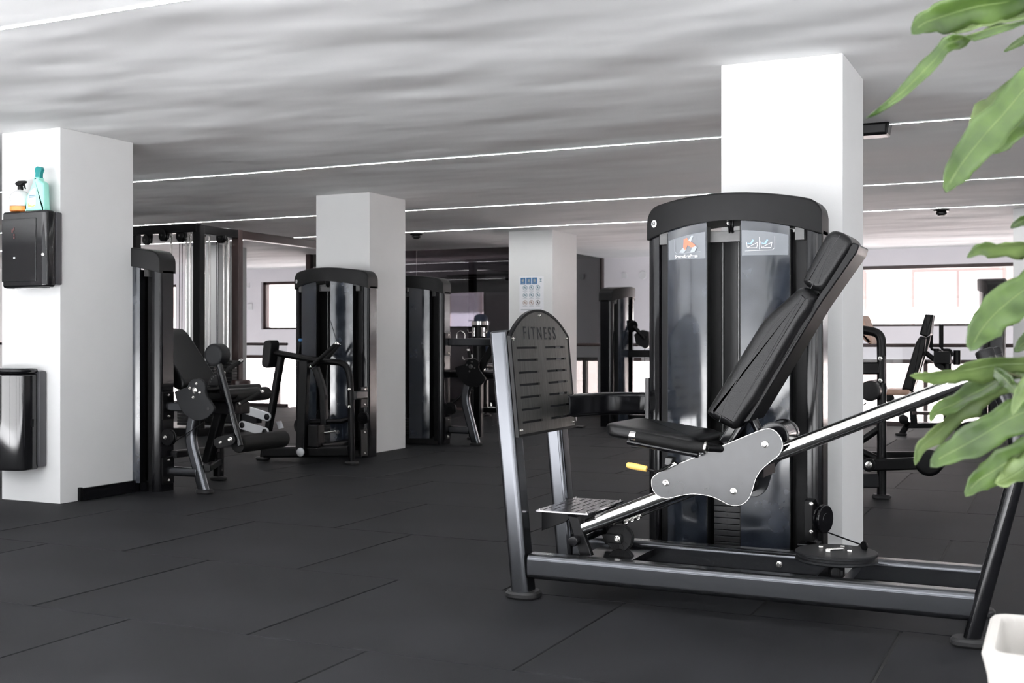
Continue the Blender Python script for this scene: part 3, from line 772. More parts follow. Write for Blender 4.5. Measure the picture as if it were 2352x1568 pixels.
# dark rim and backing sheet
outl = [(Y0, ZB)] + [(Y1, ZB)] + list(reversed(arc))
rim_o = inset2(outl, -0.006); rim_i = inset2(outl, 0.004)
vs, fs = [], []
n = len(outl)
for dx in (-0.008, 0.0058):
    for ring in (rim_o, rim_i): vs += [(lean(z) + dx, y, z) for y, z in ring]
for i in range(n):
    j = (i + 1) % n
    fs += [(i, j, n + j, n + i), (2 * n + i, 2 * n + j, 3 * n + j, 3 * n + i), (i, j, 2 * n + j, 2 * n + i), (n + i, n + j, 3 * n + j, 3 * n + i)]
obj('plate_rim', vs, fs, 'black', lp, 30)
bk = inset2(outl, 0.01)
vs = [(lean(z) - 0.010, y, z) for y, z in bk] + [(lean(z) - 0.018, y, z) for y, z in bk]; n = len(bk)
obj('backing_sheet', vs, [tuple(range(n)), tuple(range(n, 2 * n))] + [(i, (i + 1) % n, n + (i + 1) % n, n + i) for i in range(n)], 'ink', fp, 0)
text_mesh('lettering', 'FITNESS', 0.076, facing((lean(1.024) + 0.0048, 4.352, 1.024), (0, 1, 0), (-0.0929, 0, 1)), 'ink', fp, 0.0006, sx=0.86, space=1.5)
for y, z in ((4.095, 1.005), (4.628, 1.005), (4.361, 1.100), (4.095, 0.648), (4.628, 0.648)): bolt((lean(z) + 0.004, y, z), (1, 0, 0), 0.007, lp)
for Y in (YN, YF): box('plate_mount', -1.975, -1.951, Y - 0.03, Y + 0.03, 0.72, 0.92, 'black', lp, 0.003)
# brace from the weight tower to the far upright
bar('tower_brace', [(-1.93, 4.60, 0.715), (-1.86, 4.86, 0.715), (-1.70, 4.975, 0.715), (-1.62, 4.975, 0.715)], 0.055, 0.10, 0.02, 'black_gloss', lp, fr=0.12, up=V((0, 0, 1)))
box('brace_flange', -1.678, -1.660, 4.92, 5.03, 0.60, 0.83, 'bracket_grey', lp, 0.003)
# seat
sp = [(W(1412, 972, 4.12).x - 0.045, 4.30)]
prof = rrect(0.36, 0.40, 0.055, 6)
vs, fs = [], []
lay = [(0.03, 0.012), (0.012, 0.0), (0.0, 0.012), (0.0, 0.036), (0.006, 0.046), (0.02, 0.052), (0.05, 0.0545)]
lay = [(0.02, -0.052), (0.006, -0.046), (0.0, -0.036), (0.0, -0.014), (0.005, -0.005), (0.018, 0.0), (0.06, 0.003)]
nn = len(prof)
for ins, dz in lay:
    for a, b in inset2(prof, ins):
        x = -1.39 + a; vs.append((x, 4.31 + b, 0.664 - 0.125 * a + dz))
for r in range(len(lay) - 1):
    for i in range(nn): fs.append((r * nn + i, r * nn + (i + 1) % nn, (r + 1) * nn + (i + 1) % nn, (r + 1) * nn + i))
fs.append(tuple(range(nn))); fs.append(tuple((len(lay) - 1) * nn + i for i in range(nn)))
obj('seat_pad', vs, fs, 'leather', lp, 50)
box('seat_frame', -1.50, -1.16, 4.23, 4.39, 0.585, 0.612, 'black', lp, 0.004)
# padded grips and levers beside the seat
for Y, s in ((4.085, 0), (4.535, 1)):
    dy = Y - 4.085
    tube('grip_bar', [W(1446, 999, 4.085) + V((0, dy, 0)), W(1462, 1002, 4.085) + V((0, dy, 0))], 0.0165, 'chrome', lp)
    tube('grip_sleeve', [W(1461, 1001, 4.085) + V((0, dy, 0)), W(1575, 1024, 4.085) + V((0, dy, 0)), W(1622, 1028, 4.085) + V((0, dy, 0))], 0.0195, 'foam', lp, fr=0.05)
    lathe('grip_collar', W(1618, 1028, 4.085) + V((0, dy, 0)), (1, 0, -0.1), [(0.0215, 0), (0.0235, 0.003), (0.0235, 0.007), (0.0215, 0.01)], 'steel', lp)
    tube('seat_rail', [W(1441, 1013, 4.10) + V((0, dy, 0)), W(1605, 1044, 4.10) + V((0, dy, 0))], 0.0125, 'black_gloss', lp)
    tube('grip_arm', [W(1622, 1028, 4.085) + V((0, dy, 0)), W(1660, 1035, 4.10) + V((0, 0.07 * (1 if s == 0 else -1) + dy, 0))], 0.014, 'black', lp)
lathe('lever_grip', W(1439, 1067, 4.10), W(1488, 1077, 4.10) - W(1439, 1067, 4.10), [(0.006, 0), (0.0105, 0.004), (0.0125, 0.02), (0.0118, 0.06), (0.0105, 0.080)], 'yellow', lp)['label'] = 'yellow lever grip'
tube('lever_rod', [W(1487, 1077, 4.10), W(1513, 1083, 4.10), W(1547, 1064, 4.12)], 0.0045, 'black', lp, fr=0.012, n=8)
prism_px('latch_block', [(1528, 1050), (1545, 1052), (1540, 1070), (1526, 1066)], 4.12, 4.17, 'bracket_grey', lp, 0.002)
prism_px('latch_plate', [(1517, 1076), (1549, 1060), (1556, 1066), (1522, 1082)], 4.115, 4.135, 'steel', lp, 0.002)
# carriage: cam-shaped side plates
cam_c = [(455, 800), (462, 870), (500, 925), (560, 955), (620, 957), (700, 938), (800, 922), (900, 925), (1000, 945), (1080, 980), (1150, 1015), (1220, 1025), (1290, 1005), (1345, 945), (1375, 860), (1400, 780), (1450, 700), (1530, 630), (1600, 575), (1635, 510), (1635, 440), (1600, 375), (1550, 335), (1490, 328), (1400, 355), (1200, 437), (1000, 520), (800, 603), (600, 685), (500, 735), (465, 770)]
cam_px = [(1380 + a * 0.2550, 900 + b * 0.2551) for a, b in cam_c]
cpts = smooth_poly(pxpoly(cam_px, 4.140), 3)
prism('carriage_plate', cpts, 4.140, 4.150, 'plate_paint', lp, 0.002)
prism('carriage_plate', cpts, 4.40, 4.41, 'plate_paint', lp, 0.002)
prism('plate_edge', inset2(cpts, 0.0007), 4.1385, 4.1395, 'steel', lp, 0)
prism('plate_face', inset2(cpts, 0.0022), 4.1372, 4.1386, 'plate_paint', lp, 0.0005)
for a, b in ((587, 818), (1197, 892), (1480, 472)):
    c = W(1380 + a * 0.255, 900 + b * 0.2551, 4.137)
    bolt((c.x, 4.1372, c.z), (0, -1, 0), 0.0125, lp)
    lathe('roller_axle', (c.x, 4.15, c.z), (0, 1, 0), [(0.012, 0), (0.012, 0.25)], 'black', lp, 12)
    if a > 590:
        for y in (4.16, 4.365):
            lathe('guide_roller', (c.x, y, c.z), (0, 1, 0), [(0.028, 0), (0.032, 0.004), (0.030, 0.017), (0.032, 0.03), (0.028, 0.034)], 'cap_plastic', lp)
c = W(1757, 1020, 4.14)
lathe('carriage_drum', (c.x + 0.012, 4.22, c.z + 0.02), (0, 1, 0), [(0.05, 0), (0.056, 0.004), (0.056, 0.02), (0.052, 0.022), (0.052, 0.17), (0.056, 0.172), (0.056, 0.19), (0.05, 0.194)], 'black_gloss', lp)
boxes('carriage_block', [(-1.25, -0.98, 4.20, 4.385, 0.50, 0.56)], 'black', lp)
# backrest and headrest
br_px = [(1618, 948), (1632, 925), (1745, 742), (1770, 715), (1800, 690), (1830, 663), (1846, 657), (1872, 680), (1860, 715), (1838, 745), (1735, 925), (1694, 982), (1682, 988), (1632, 962)]
def pad(name, px, Y0, Y1, parent, b=0.028, m='leather', rnd=0.018):
    return prism_px(name, px, Y0, Y1, m, parent, b, rnd=rnd, seg=4)
pad('backrest_pad', br_px, 4.165, 4.455, lp, 0.03)
pad('headrest_pad', [(1840, 648), (1855, 615), (1895, 540), (1912, 527), (1940, 535), (1957, 552), (1950, 575), (1890, 668), (1868, 668)], 4.185, 4.435, lp, 0.024)
def seam(name, px, Y, r=0.0018):
    tube(name, [W(a, b, Y) for a, b in px], r, 'inner_dark', lp, fr=0.05, n=6, cap=0)
seam('pad_seam', [(1652, 968), (1668, 915), (1762, 762), (1800, 724), (1850, 690)], 4.1655)
seam('pad_seam', [(1862, 663), (1880, 625), (1920, 553), (1930, 540)], 4.1855)
bar('back_frame', [W(1685, 1018, 4.31) + V((0, 0, 0)), W(1963, 566, 4.31)], 0.030, 0.13, 0.012, 'black_gloss', lp, up=V((0, 1, 0)))
prism_px('back_plate', [(1700, 972), (1872, 690), (1958, 556), (1974, 562), (1968, 580), (1884, 700), (1722, 968)], 4.20, 4.42, 'black', lp, 0.004, rnd=0.008)
tube('back_strut', [W(1722, 945, 4.30), W(1748, 1000, 4.30)], 0.0165, 'black_gloss', lp)
bar('seat_link', [W(1668, 1018, 4.31), W(1712, 945, 4.31)], 0.05, 0.09, 0.012, 'black_gloss', lp, up=V((0, 1, 0)))
# horizontal pulley on the rails, with its cable
c = W(1921, 1266, 4.33)
hp = lathe('flat_pulley', (c.x, c.y, c.z - 0.032), (0, 0, 1), [(0.143, 0), (0.146, 0.003), (0.146, 0.010), (0.136, 0.013), (0.136, 0.021), (0.146, 0.024), (0.146, 0.031), (0.143, 0.034)], 'textured', lp, 48)
for dx, dy in ((-0.06, 0.03), (0.012, 0.062), (0.05, -0.015), (-0.02, -0.05)):
    box('clamp_bolt', c.x + dx - 0.008, c.x + dx + 0.008, c.y + dy - 0.006, c.y + dy + 0.006, c.z + 0.002, c.z + 0.012, 'steel', hp, 0.002)
tube('clamp_bar', [(c.x - 0.035, c.y - 0.02, c.z + 0.007), (c.x + 0.02, c.y + 0.03, c.z + 0.007)], 0.005, 'steel', hp, n=8)
lathe('pulley_hub', (c.x, c.y, c.z - 0.075), (0, 0, 1), [(0.03, 0), (0.03, 0.02), (0.022, 0.024), (0.022, 0.045)], 'black_gloss', lp)
prism('pulley_bracket', [(c.x - 0.075, 0.135), (c.x - 0.045, 0.16), (c.x + 0.045, 0.16), (c.x + 0.06, 0.135)], 4.14, 4.52, 'black_gloss', lp, 0.002)
e = W(1985, 1253, 4.40)
lathe('cable_eye', e, (0.6, 0.8, 0), [(0.007, -0.004), (0.016, -0.004), (0.018, 0), (0.016, 0.004), (0.007, 0.004)], 'black', lp, 16)
c2 = V((-0.885, 4.84, 0.268))
wheel('tower_pulley', c2 + V((-0.012, 0, 0)), (0.9, -0.35, 0), 0.058, 0.028, lp, 'black_gloss')
box('pulley_mount', -0.96, -0.925, 4.83, 4.92, 0.17, 0.34, 'black', lp, 0.004)
lathe('pulley_axle', c2 + V((-0.03, -0.02, 0)), (0.8, -0.5, 0), [(0.010, 0), (0.010, 0.012), (0.006, 0.014), (0.006, 0.03)], 'steel', lp, 10)
for dz in (-0.055, 0.06): bolt((-0.93, 4.826, 0.268 + dz), (0, -1, 0), 0.008, lp)
tube('cable', [c2 + V((0.02, 0, -0.055)), e], 0.003, 'black', lp, n=6)
box('pulley_guard', -0.985, -0.90, 4.80, 4.90, 0.13, 0.165, 'black_gloss', lp, 0.006)
box('tower_foot', -1.60, -0.94, 4.62, 4.90, 0.03, 0.085, 'black', lp, 0.006)
# ================================================================== leg extension machines behind the left and middle pillars
def roller(name, c, L, r, parent, m='foam', axis=(0, 1, 0)):
    return lathe(name, c, axis, [(r * 0.7, 0), (r * 0.93, 0.004), (r, 0.014), (r, L - 0.014), (r * 0.93, L - 0.004), (r * 0.7, L)], m, parent, 24, 50)
def flange(x, y0, y1, z0, z1, parent):
    box('tower_flange', x, x + 0.016, y0, y1, z0, z1, 'black', parent, 0.003)
    for z in (z0 + 0.022, z1 - 0.022): bolt((x + 0.016, (y0 + y1) / 2, z), (1, 0, 0), 0.010, parent)
CAM2 = [(228, 610), (345, 568), (360, 530), (390, 500), (425, 493), (465, 500), (495, 530), (505, 565), (498, 610), (512, 650), (560, 720), (583, 750), (570, 790), (520, 840), (460, 862), (400, 860), (340, 825), (290, 770), (250, 690)]
def q2(a, b): return (340 + a * 0.2614, 740 + b * 0.2615)
def cam_and_leg(root, dz=0.0, shift=V((0, 0, 0))):
    pts = [(x, z + dz) for x, z in pxpoly([q2(*p) for p in CAM2], 5.90)]
    cp = prism('cam_plate', round_poly(pts, 0.012, 3), 5.90, 5.922, 'textured', root, 0.003)
    def q3(a, b): c = W(*q2(a, b), 5.90); return V((c.x, 5.90, c.z + dz))
    lathe('cam_hub', q3(413, 598), (0, -1, 0), [(0.020, 0), (0.020, 0.006), (0.012, 0.010), (0.006, 0.012)], 'steel', cp, 16)
    for a, b in ((426, 538), (368, 578), (456, 616), (398, 658)): bolt(q3(a, b), (0, -1, 0), 0.009, cp)
    disc('cam_hole', q3(530, 758) + V((0, 0.001, 0)), (0, -1, 0), 0.011, 0.003, 'inner_dark', cp, 0.001, 14)
    c = q3(413, 598)
    tube('axle', [c + V((0, 0.02, 0)), c + V((0, 0.66, 0))], 0.022, 'black', root)
    bar('front_leg', [W(448, 945, 5.97) + V((0, 0, dz)), W(436, 1003, 5.97), W(470, 1132, 5.97)], 0.075, 0.055, 0.022, 'satin', root, fr=0.10)
    p = W(470, 1132, 5.97); foot((p.x, 5.97, 0), root, 0.12, 0.09)
    return c
def leg_extension():
    t = thing('leg_extension_machine', 'black leg extension machine with cam plate beside the left pillar', 'gym machine', (-5.2, 6.2, 0))
    tower(t, -6.11, 5.894, 0, None, False, 8, True)
    flange(-5.349, 5.905, 6.01, 0.475, 0.655, t); flange(-5.349, 5.905, 6.01, 0.05, 0.228, t)
    bar('frame_beam', [(-5.335, 5.965, 0.56), (-5.02, 5.965, 0.56)], 0.06, 0.07, 0.016, 'satin', t)
    bar('frame_beam', [(-5.335, 5.965, 0.135), (-5.09, 5.965, 0.135)], 0.062, 0.06, 0.02, 'satin', t)
    cam_and_leg(t)
    # second leg and low cross beam
    p = WZ(502, 1102); bar('rear_leg', [(p.x, p.y, 0.01), (p.x, p.y, 0.42), (p.x + 0.03, p.y, 0.60)], 0.065, 0.065, 0.02, 'black', t, fr=0.1); foot((p.x, p.y, 0), t, 0.12, 0.10)
    bar('cross_beam', [(-5.33, 6.0, 0.24), (p.x, p.y, 0.22)], 0.05, 0.05, 0.012, 'black', t, up=V((0, 0, 1)))
    bar('cross_beam', [(-5.05, 6.0, 0.16), (p.x, p.y, 0.13)], 0.05, 0.05, 0.012, 'black', t, up=V((0, 0, 1)))
    box('seat_support', -5.42, -4.98, 6.2, 6.36, 0.50, 0.58, 'black', t, 0.008)
    bar('seat_post', [(-5.28, 6.28, 0.16), (-5.15, 6.28, 0.55)], 0.07, 0.07, 0.015, 'black', t)
    # seat and backrest
    prism('seat_pad', round_poly([(-5.42, 0.655), (-5.40, 0.585), (-4.98, 0.60), (-4.95, 0.64), (-4.97, 0.675)], 0.025), 6.10, 6.46, 'leather', t, 0.02, seg=3)
    prism('backrest_pad', round_poly([(-5.70, 1.055), (-5.655, 1.085), (-5.60, 1.05), (-5.33, 0.72), (-5.34, 0.665), (-5.40, 0.66), (-5.46, 0.70)], 0.03), 6.10, 6.46, 'leather', t, 0.02, seg=3)
    # lever arm with thigh pad, rollers and grips
    tube('lever_arm', [W(500, 822, 6.03), W(552, 1024, 6.03)], 0.020, 'black_gloss', t)
    bar('lever_bracket', [W(505, 845, 6.06), W(516, 905, 6.06)], 0.05, 0.03, 0.01, 'black', t)
    c = W(488, 815, 6.0); roller('thigh_pad', c, 0.10, 0.074, t, 'textured')
    bolt(W(514, 820, 6.11), (0.3, -1, 0), 0.009, t)
    roller('shin_roller', W(545, 1020, 6.06), 0.50, 0.058, t, 'foam')
    roller('knee_roller', (-5.0, 6.2, 0.628), 0.37, 0.047, t, 'foam')
    for (a, b, Ya), (c_, d_, Yb) in (((514, 855, 6.05), (550, 831, 6.18)), ((549, 927, 6.22), (598, 902, 6.42))):
        A, B = W(a, b, Ya), W(c_, d_, Yb); D = (B - A).normalized()
        tube('hand_grip', [A, B], 0.0155, 'foam', t, n=12)
        tube('grip_end', [B - D * 0.002, B + D * 0.028], 0.014, 'chrome', t, n=12)
        tube('grip_collar', [A - D * 0.012, A + D * 0.004], 0.016, 'steel', t, n=12)
    prism_px('link_plate', [(490, 1010), (500, 1003), (530, 996), (540, 1004), (540, 1014), (532, 1022), (500, 1030), (492, 1024)], 5.99, 6.005, 'black', t, 0.002, rnd=0.01)
    for px, py, r in ((530, 1009, 0.017), (507, 1016, 0.011)): bolt(W(px, py, 5.99), (0, -1, 0), r, t)
    # range quadrant with holes
    cq = W(502, 885, 6.10)
    qd = prism('range_quadrant', [(cq.x, cq.z)] + [(cq.x + 0.085 * math.cos(a), cq.z + 0.085 * math.sin(a)) for a in [math.radians(60 + 120 * i / 14) for i in range(15)]], 6.10, 6.112, 'black', t, 0.001)
    for i in range(6):
        a = math.radians(75 + 17 * i); disc('pin_hole', (cq.x + 0.07 * math.cos(a), 6.0995, cq.z + 0.07 * math.sin(a)), (0, -1, 0), 0.006, 0.002, 'bracket_grey', qd, 0.0005, 8)
    wheel('cable_pulley', W(384, 1004, 5.91), (0, 1, 0), 0.056, 0.03, t, 'black'); bolt(W(380, 1004, 5.908), (0, -1, 0), 0.013, t)
    tube('cable', [W(398, 1016, 5.92), W(470, 968, 5.92)], 0.0028, 'black', t, n=6)
    box('tower_shoe', -5.50, -5.45, 5.87, 5.90, 0.0, 0.06, 'black_gloss', t, 0.004)
leg_extension()

def leg_curl_far():
    t = thing('seated_leg_curl_machine', 'black machine with cam plate and high bar behind the middle pillar', 'gym machine', (-5.2, 10.1, 0))
    DY = 3.83; keep = XF[0]
    tower(t, -6.09, 9.72, 0, None, False, 6, True)
    flange(-5.329, 9.73, 9.84, 0.85, 1.07, t); flange(-5.329, 9.73, 9.84, 0.05, 0.26, t)
    bar('high_beam', [(-5.315, 9.80, 0.978), (-4.80, 9.80, 0.978)], 0.072, 0.06, 0.012, 'satin', t)
    bar('low_beam', [(-5.315, 9.80, 0.14), (-5.09, 9.80, 0.14)], 0.07, 0.06, 0.016, 'satin', t)
    bar('diagonal_strut', [W(1138, 787, 9.82), W(1094, 862, 9.82)], 0.07, 0.05, 0.012, 'black', t)
    XF[0] = Matrix.Translation((0.02, DY, 0.075))
    cp = cam_and_leg_far(t)
    XF[0] = keep
    wheel('cable_pulley', W(1033, 938, 9.76), (0, 1, 0), 0.062, 0.03, t, 'black')
    tube('cable_arm', [W(1040, 925, 9.77), W(1062, 905, 9.80)], 0.012, 'black', t)
    roller('thigh_roller', W(1098, 862, 9.95), 0.5, 0.05, t, 'leather')
    tube('hand_grip', [W(1080, 822, 9.85), W(1076, 806, 9.85)], 0.017, 'foam', t); tube('grip_end', [W(1076, 806, 9.85), W(1075.5, 801, 9.85)], 0.015, 'chrome', t)
    prism('seat_pad', round_poly([(-5.40, 0.70), (-5.40, 0.63), (-4.85, 0.63), (-4.83, 0.69)], 0.025), 9.95, 10.36, 'leather', t, 0.02, seg=3)
    bar('seat_post', [(-5.15, 10.1, 0.05), (-5.15, 10.1, 0.64)], 0.08, 0.08, 0.015, 'black', t)
    bar('rear_leg', [(-5.35, 10.35, 0.01), (-5.35, 10.35, 0.5)], 0.06, 0.06, 0.015, 'black', t); foot((-5.35, 10.35, 0), t, 0.11, 0.09)
    bar('rear_beam', [(-5.35, 10.35, 0.30), (-4.9, 10.35, 0.30)], 0.05, 0.05, 0.01, 'black', t)
def cam_and_leg_far(root):
    return cam_and_leg(root, 0.0) if False else _cam_far(root)
def _cam_far(root):
    pts = [(x, z) for x, z in pxpoly([q2(*p) for p in CAM2], 5.90)]
    cp = prism('cam_plate', round_poly(pts, 0.012, 3), 5.90, 5.922, 'black', root, 0.003)
    def q3(a, b): c = W(*q2(a, b), 5.90); return V((c.x, 5.90, c.z))
    lathe('cam_hub', q3(413, 598), (0, -1, 0), [(0.020, 0), (0.020, 0.006), (0.012, 0.010), (0.006, 0.012)], 'bracket_grey', cp, 16)
    for a, b in ((426, 538), (368, 578), (456, 616), (398, 658)): bolt(q3(a, b), (0, -1, 0), 0.009, cp, 'bracket_grey')
    c = q3(413, 598); tube('axle', [c + V((0, 0.02, 0)), c + V((0, 0.5, 0))], 0.022, 'black', root)
    bar('front_leg', [W(448, 945, 5.97), W(436, 1003, 5.97), W(470, 1132, 5.97) - V((0, 0, 0.065))], 0.085, 0.055, 0.022, 'satin', root, fr=0.10)
    p = W(470, 1132, 5.97)
    prism('foot_pad', [(p.x + a, p.y + b) for a, b in rrect(0.12, 0.09, 0.035, 6)], -0.075, -0.050, 'rubber_foot', root, 0.006, 'Z')
leg_curl_far()

# ================================================================== seated row with chest pad (in front of the middle pillar)
def seated_row():
    t = thing('seated_row_machine', 'black seated row machine with chest pad in front of the middle pillar', 'gym machine', (-5.6, 7.95, 0))
    tower(t, -6.08, 8.38, 0, '67', False, 12, True)
    Y = 7.85
    P = lambda px, py, y=Y: W(px, py, y)
    prism_px('chest_pad', [(608, 782), (620, 780), (623, 790), (618, 838), (612, 846), (601, 842), (599, 834), (604, 786)], Y - 0.07, Y + 0.05, 'leather', t, 0.014, rnd=0.02, seg=4)
    bar('pad_post', [P(604, 1060), P(646, 818)], 0.060, 0.06, 0.02, 'black', t); p = P(604, 1060); foot((p.x, Y, 0), t, 0.12, 0.1)
    tube('top_tube', [P(622, 808), P(735, 829), P(800, 833), P(806, 900), P(808, 1060)], 0.027, 'black', t, fr=0.24); p = P(808, 1060); foot((p.x, Y, 0), t, 0.11, 0.1)
    for py in (894, 934): bolt(P(803, py, Y - 0.027), (0, -1, 0), 0.014, t)
    bar('arm_column', [P(700, 828, Y - 0.05), P(692, 1040, Y - 0.05)], 0.085, 0.06, 0.012, 'black', t)
    c = P(691, 1038, Y - 0.08); lathe('pivot_cap', c, (0, -1, 0), [(0.036, 0), (0.036, 0.008), (0.030, 0.012), (0.010, 0.013)], 'silver_paint', t, 20)
    for (a, b, ya), (c_, d_, yb) in (((716, 841, Y - 0.06), (771, 791, Y - 0.06)), ((748, 828, Y + 0.20), (777, 792, Y + 0.20))):
        A, B = P(a, b, ya), P(c_, d_, yb); D = (B - A).normalized()
        tube('row_handle', [A, B], 0.0175, 'foam', t, n=12); tube('handle_cap', [B, B + D * 0.02], 0.016, 'chrome', t, n=12); tube('handle_cap', [A - D * 0.018, A], 0.016, 'chrome', t, n=12)
    bar('handle_lever', [P(725, 845), P(742, 895), P(745, 975)], 0.06, 0.05, 0.012, 'black', t, fr=0.08)
    tube('adjuster_rod', [P(684, 818), P(690, 782)], 0.010, 'black', t, n=10); lathe('adjuster_knob', P(690, 784), (0, 0, 1), [(0.014, 0), (0.016, 0.006), (0.016, 0.018), (0.01, 0.024)], 'poster_blue', t, 12)['label'] = 'small blue knob'
    tube('seat_bar', [P(712, 968), P(785, 967), P(802, 961)], 0.020, 'black', t)
    box('weight_block', P(714, 0).x, P(738, 0).x, Y - 0.05, Y + 0.05, P(726, 1026).z, P(726, 975).z, 'black', t, 0.01)
    tube('link_chain', [P(739, 994), P(770, 990)], 0.008, 'chrome', t, n=8); bolt(P(776, 992), (0, -1, 0), 0.016, t, 'bracket_grey')
    bar('base_beam', [P(610, 1038), P(805, 1036)], 0.09, 0.09, 0.02, 'black', t, up=V((0, 1, 0)))
    bar('base_beam', [(-5.45, Y, 0.12), (-5.45, 8.40, 0.12)], 0.08, 0.08, 0.02, 'black', t, up=V((0, 0, 1)))
    bar('tower_beam', [P(812, 908), P(838, 906, 8.35)], 0.055, 0.07, 0.012, 'black', t, up=V((0, 0, 1)))
    flange(-5.338, 8.27, 8.37, 0.43, 0.60, t); flange(-5.338, 8.27, 8.37, 0.02, 0.24, t)
    for px, py, r in ((739, 955, 0.06), (690, 978, 0.07), (832, 960, 0.05)): wheel('cable_pulley', P(px, py, Y + 0.10), (0, 1, 0), r, 0.03, t)
    tube('cable', [P(745, 938, Y + 0.11), P(760, 700, 8.33)], 0.003, 'black', t, n=6)
    # seat on its silver parallel links
    for (ax, ay), (bx, by) in (((561, 940), (613, 957)), ((556, 976), (608, 992))):
        A, B = P(ax, ay, Y - 0.06), P(bx, by, Y - 0.06)
        d = V((B.x - A.x, B.z - A.z)); a = math.atan2(d.y, d.x); r = 0.036; pts = []
        for i in range(9): th = a + PI / 2 + PI * i / 8; pts.append((A.x + r * math.cos(th), A.z + r * math.sin(th)))
        for i in range(9): th = a - PI / 2 + PI * i / 8; pts.append((B.x + r * math.cos(th), B.z + r * math.sin(th)))
        l = prism('seat_link', pts, Y - 0.06, Y - 0.045, 'silver_paint', t, 0.003)
        for Q in (A, B): lathe('link_cap', (Q.x, Y - 0.0605, Q.z), (0, -1, 0), [(0.026, 0), (0.026, 0.004), (0.022, 0.007), (0.004, 0.008)], 'black', l, 18)
    prism_px('link_bracket', [(545, 946), (556, 935), (590, 950), (590, 972), (548, 975)], Y - 0.02, Y + 0.05, 'textured', t, 0.004)
    box('seat_pad', P(470, 0).x, P(560, 0).x, Y - 0.17, Y + 0.19, 0.53, 0.60, 'leather', t, 0.025)
    box('seat_carrier', P(500, 0).x, P(558, 0).x, Y - 0.04, Y + 0.05, 0.30, 0.53, 'black', t, 0.01)
    prism_px('info_tag', [(634, 968), (646, 966), (652, 982), (640, 985)], Y + 0.06, Y + 0.062, 'paper', t, 0)
seated_row()

# ================================================================== cable machine tower
def cable_machine():
    X0, Ya, Yb = -8.1, 9.5, 10.12; Z = 2.19
    t = thing('cable_crossover_machine', 'tall dark cable crossover frame with chrome guide rods near the ceiling', 'gym machine', (X0, 9.8, 0))
    for y in (Ya, Yb): bar('frame_post', [(X0, y, 0.0), (X0, y, Z)], 0.10, 0.075, 0.008, 'frame_brown' if y == Yb else 'black', t, up=V((0, 1, 0)))
    bar('frame_post', [(X0 - 0.95, Ya + 0.1, 0.0), (X0 - 0.95, Ya + 0.1, Z)], 0.09, 0.07, 0.008, 'black', t)
    bar('top_beam', [(X0, Ya - 0.04, Z - 0.045), (X0, Yb + 0.05, Z - 0.045)], 0.09, 0.09, 0.008, 'black', t, up=V((0, 0, 1)))
    bar('top_beam', [(X0 - 1.35, Ya, Z - 0.03), (X0, Ya, Z - 0.03)], 0.09, 0.09, 0.008, 'black', t, up=V((0, 0, 1)))
    bar('crossover_beam', [(X0, Yb, 2.14), (X0, 13.5, 2.14)], 0.085, 0.09, 0.008, 'frame_brown', t, up=V((0, 0, 1)))
    bar('frame_post', [(X0, 13.5, 0.0), (X0, 13.5, 2.18)], 0.10, 0.10, 0.008, 'black', t)
    box('base_frame', X0 - 1.0, X0 + 0.06, Ya - 0.06, Yb + 0.06, 0, 0.08, 'black', t, 0.01)
    # pulleys under the top beams
    for px, py, y, r in ((333, 550, Ya - 0.1, 0.055), (372, 540, Ya - 0.06, 0.065), (412, 541, Ya, 0.065), (504, 545, 9.85, 0.062)):
        c = W(px, py, y); wheel('top_pulley', c, (0.25, 1, 0), r, 0.045, t, 'black'); bolt(c + V((0, -0.004, 0)), (0, -1, 0), 0.012, t, 'bracket_grey')
        prism('pulley_arm', round_poly([(c.x - 0.045, c.z - 0.04), (c.x + 0.045, c.z - 0.04), (c.x + 0.06, Z - 0.04), (c.x - 0.04, Z - 0.04)], 0.01), c.y + 0.05, c.y + 0.062, 'black', t, 0.002)
    tube('pulley_outrigger', [W(326, 530, Ya), W(372, 531, Ya)], 0.03, 'frame_brown', t)
    # rods, cables and the weight stacks
    def rods(pxs, y, mt='chrome', r=0.013):
        for px in pxs:
            c = W(px, 700, y); tube('guide_rod', [(c.x, y, 0.1), (c.x, y, Z - 0.08)], r, mt, t, n=12)
    rods((393, 428, 437), 9.62); rods((471, 481), 9.72); rods((514,), 10.0); rods((524,), 10.02, 'chrome', 0.020)
    for px, y in ((411, 9.6), (417, 9.6), (496, 9.86), (500, 9.88)):
        c = W(px, 700, y); tube('cable', [(c.x, y, 0.5), (c.x + 0.01, y, Z - 0.1)], 0.004, 'black', t, n=6)
    for px, y, n in ((478, 9.72, 22), (520, 10.0, 22), (432, 9.62, 14)):
        c = W(px, 700, y)
        for j in range(n): box('weight_plate', c.x - 0.11, c.x + 0.11, y - 0.045, y + 0.045, 0.10 + 0.031 * j, 0.128 + 0.031 * j, 'weight_iron', t, 0.003)
    lathe('lower_guide', W(552, 882, 10.05) + V((0, 0, -0.02)), (0, 0, 1), [(0.10, 0), (0.11, 0.01), (0.11, 0.055), (0.10, 0.065)], 'frame_brown', t, 24)
    c = W(530, 905, 10.05); box('lower_arm', X0, c.x + 0.1, 10.03, 10.09, c.z, c.z + 0.05, 'black', t, 0.006)
cable_machine()

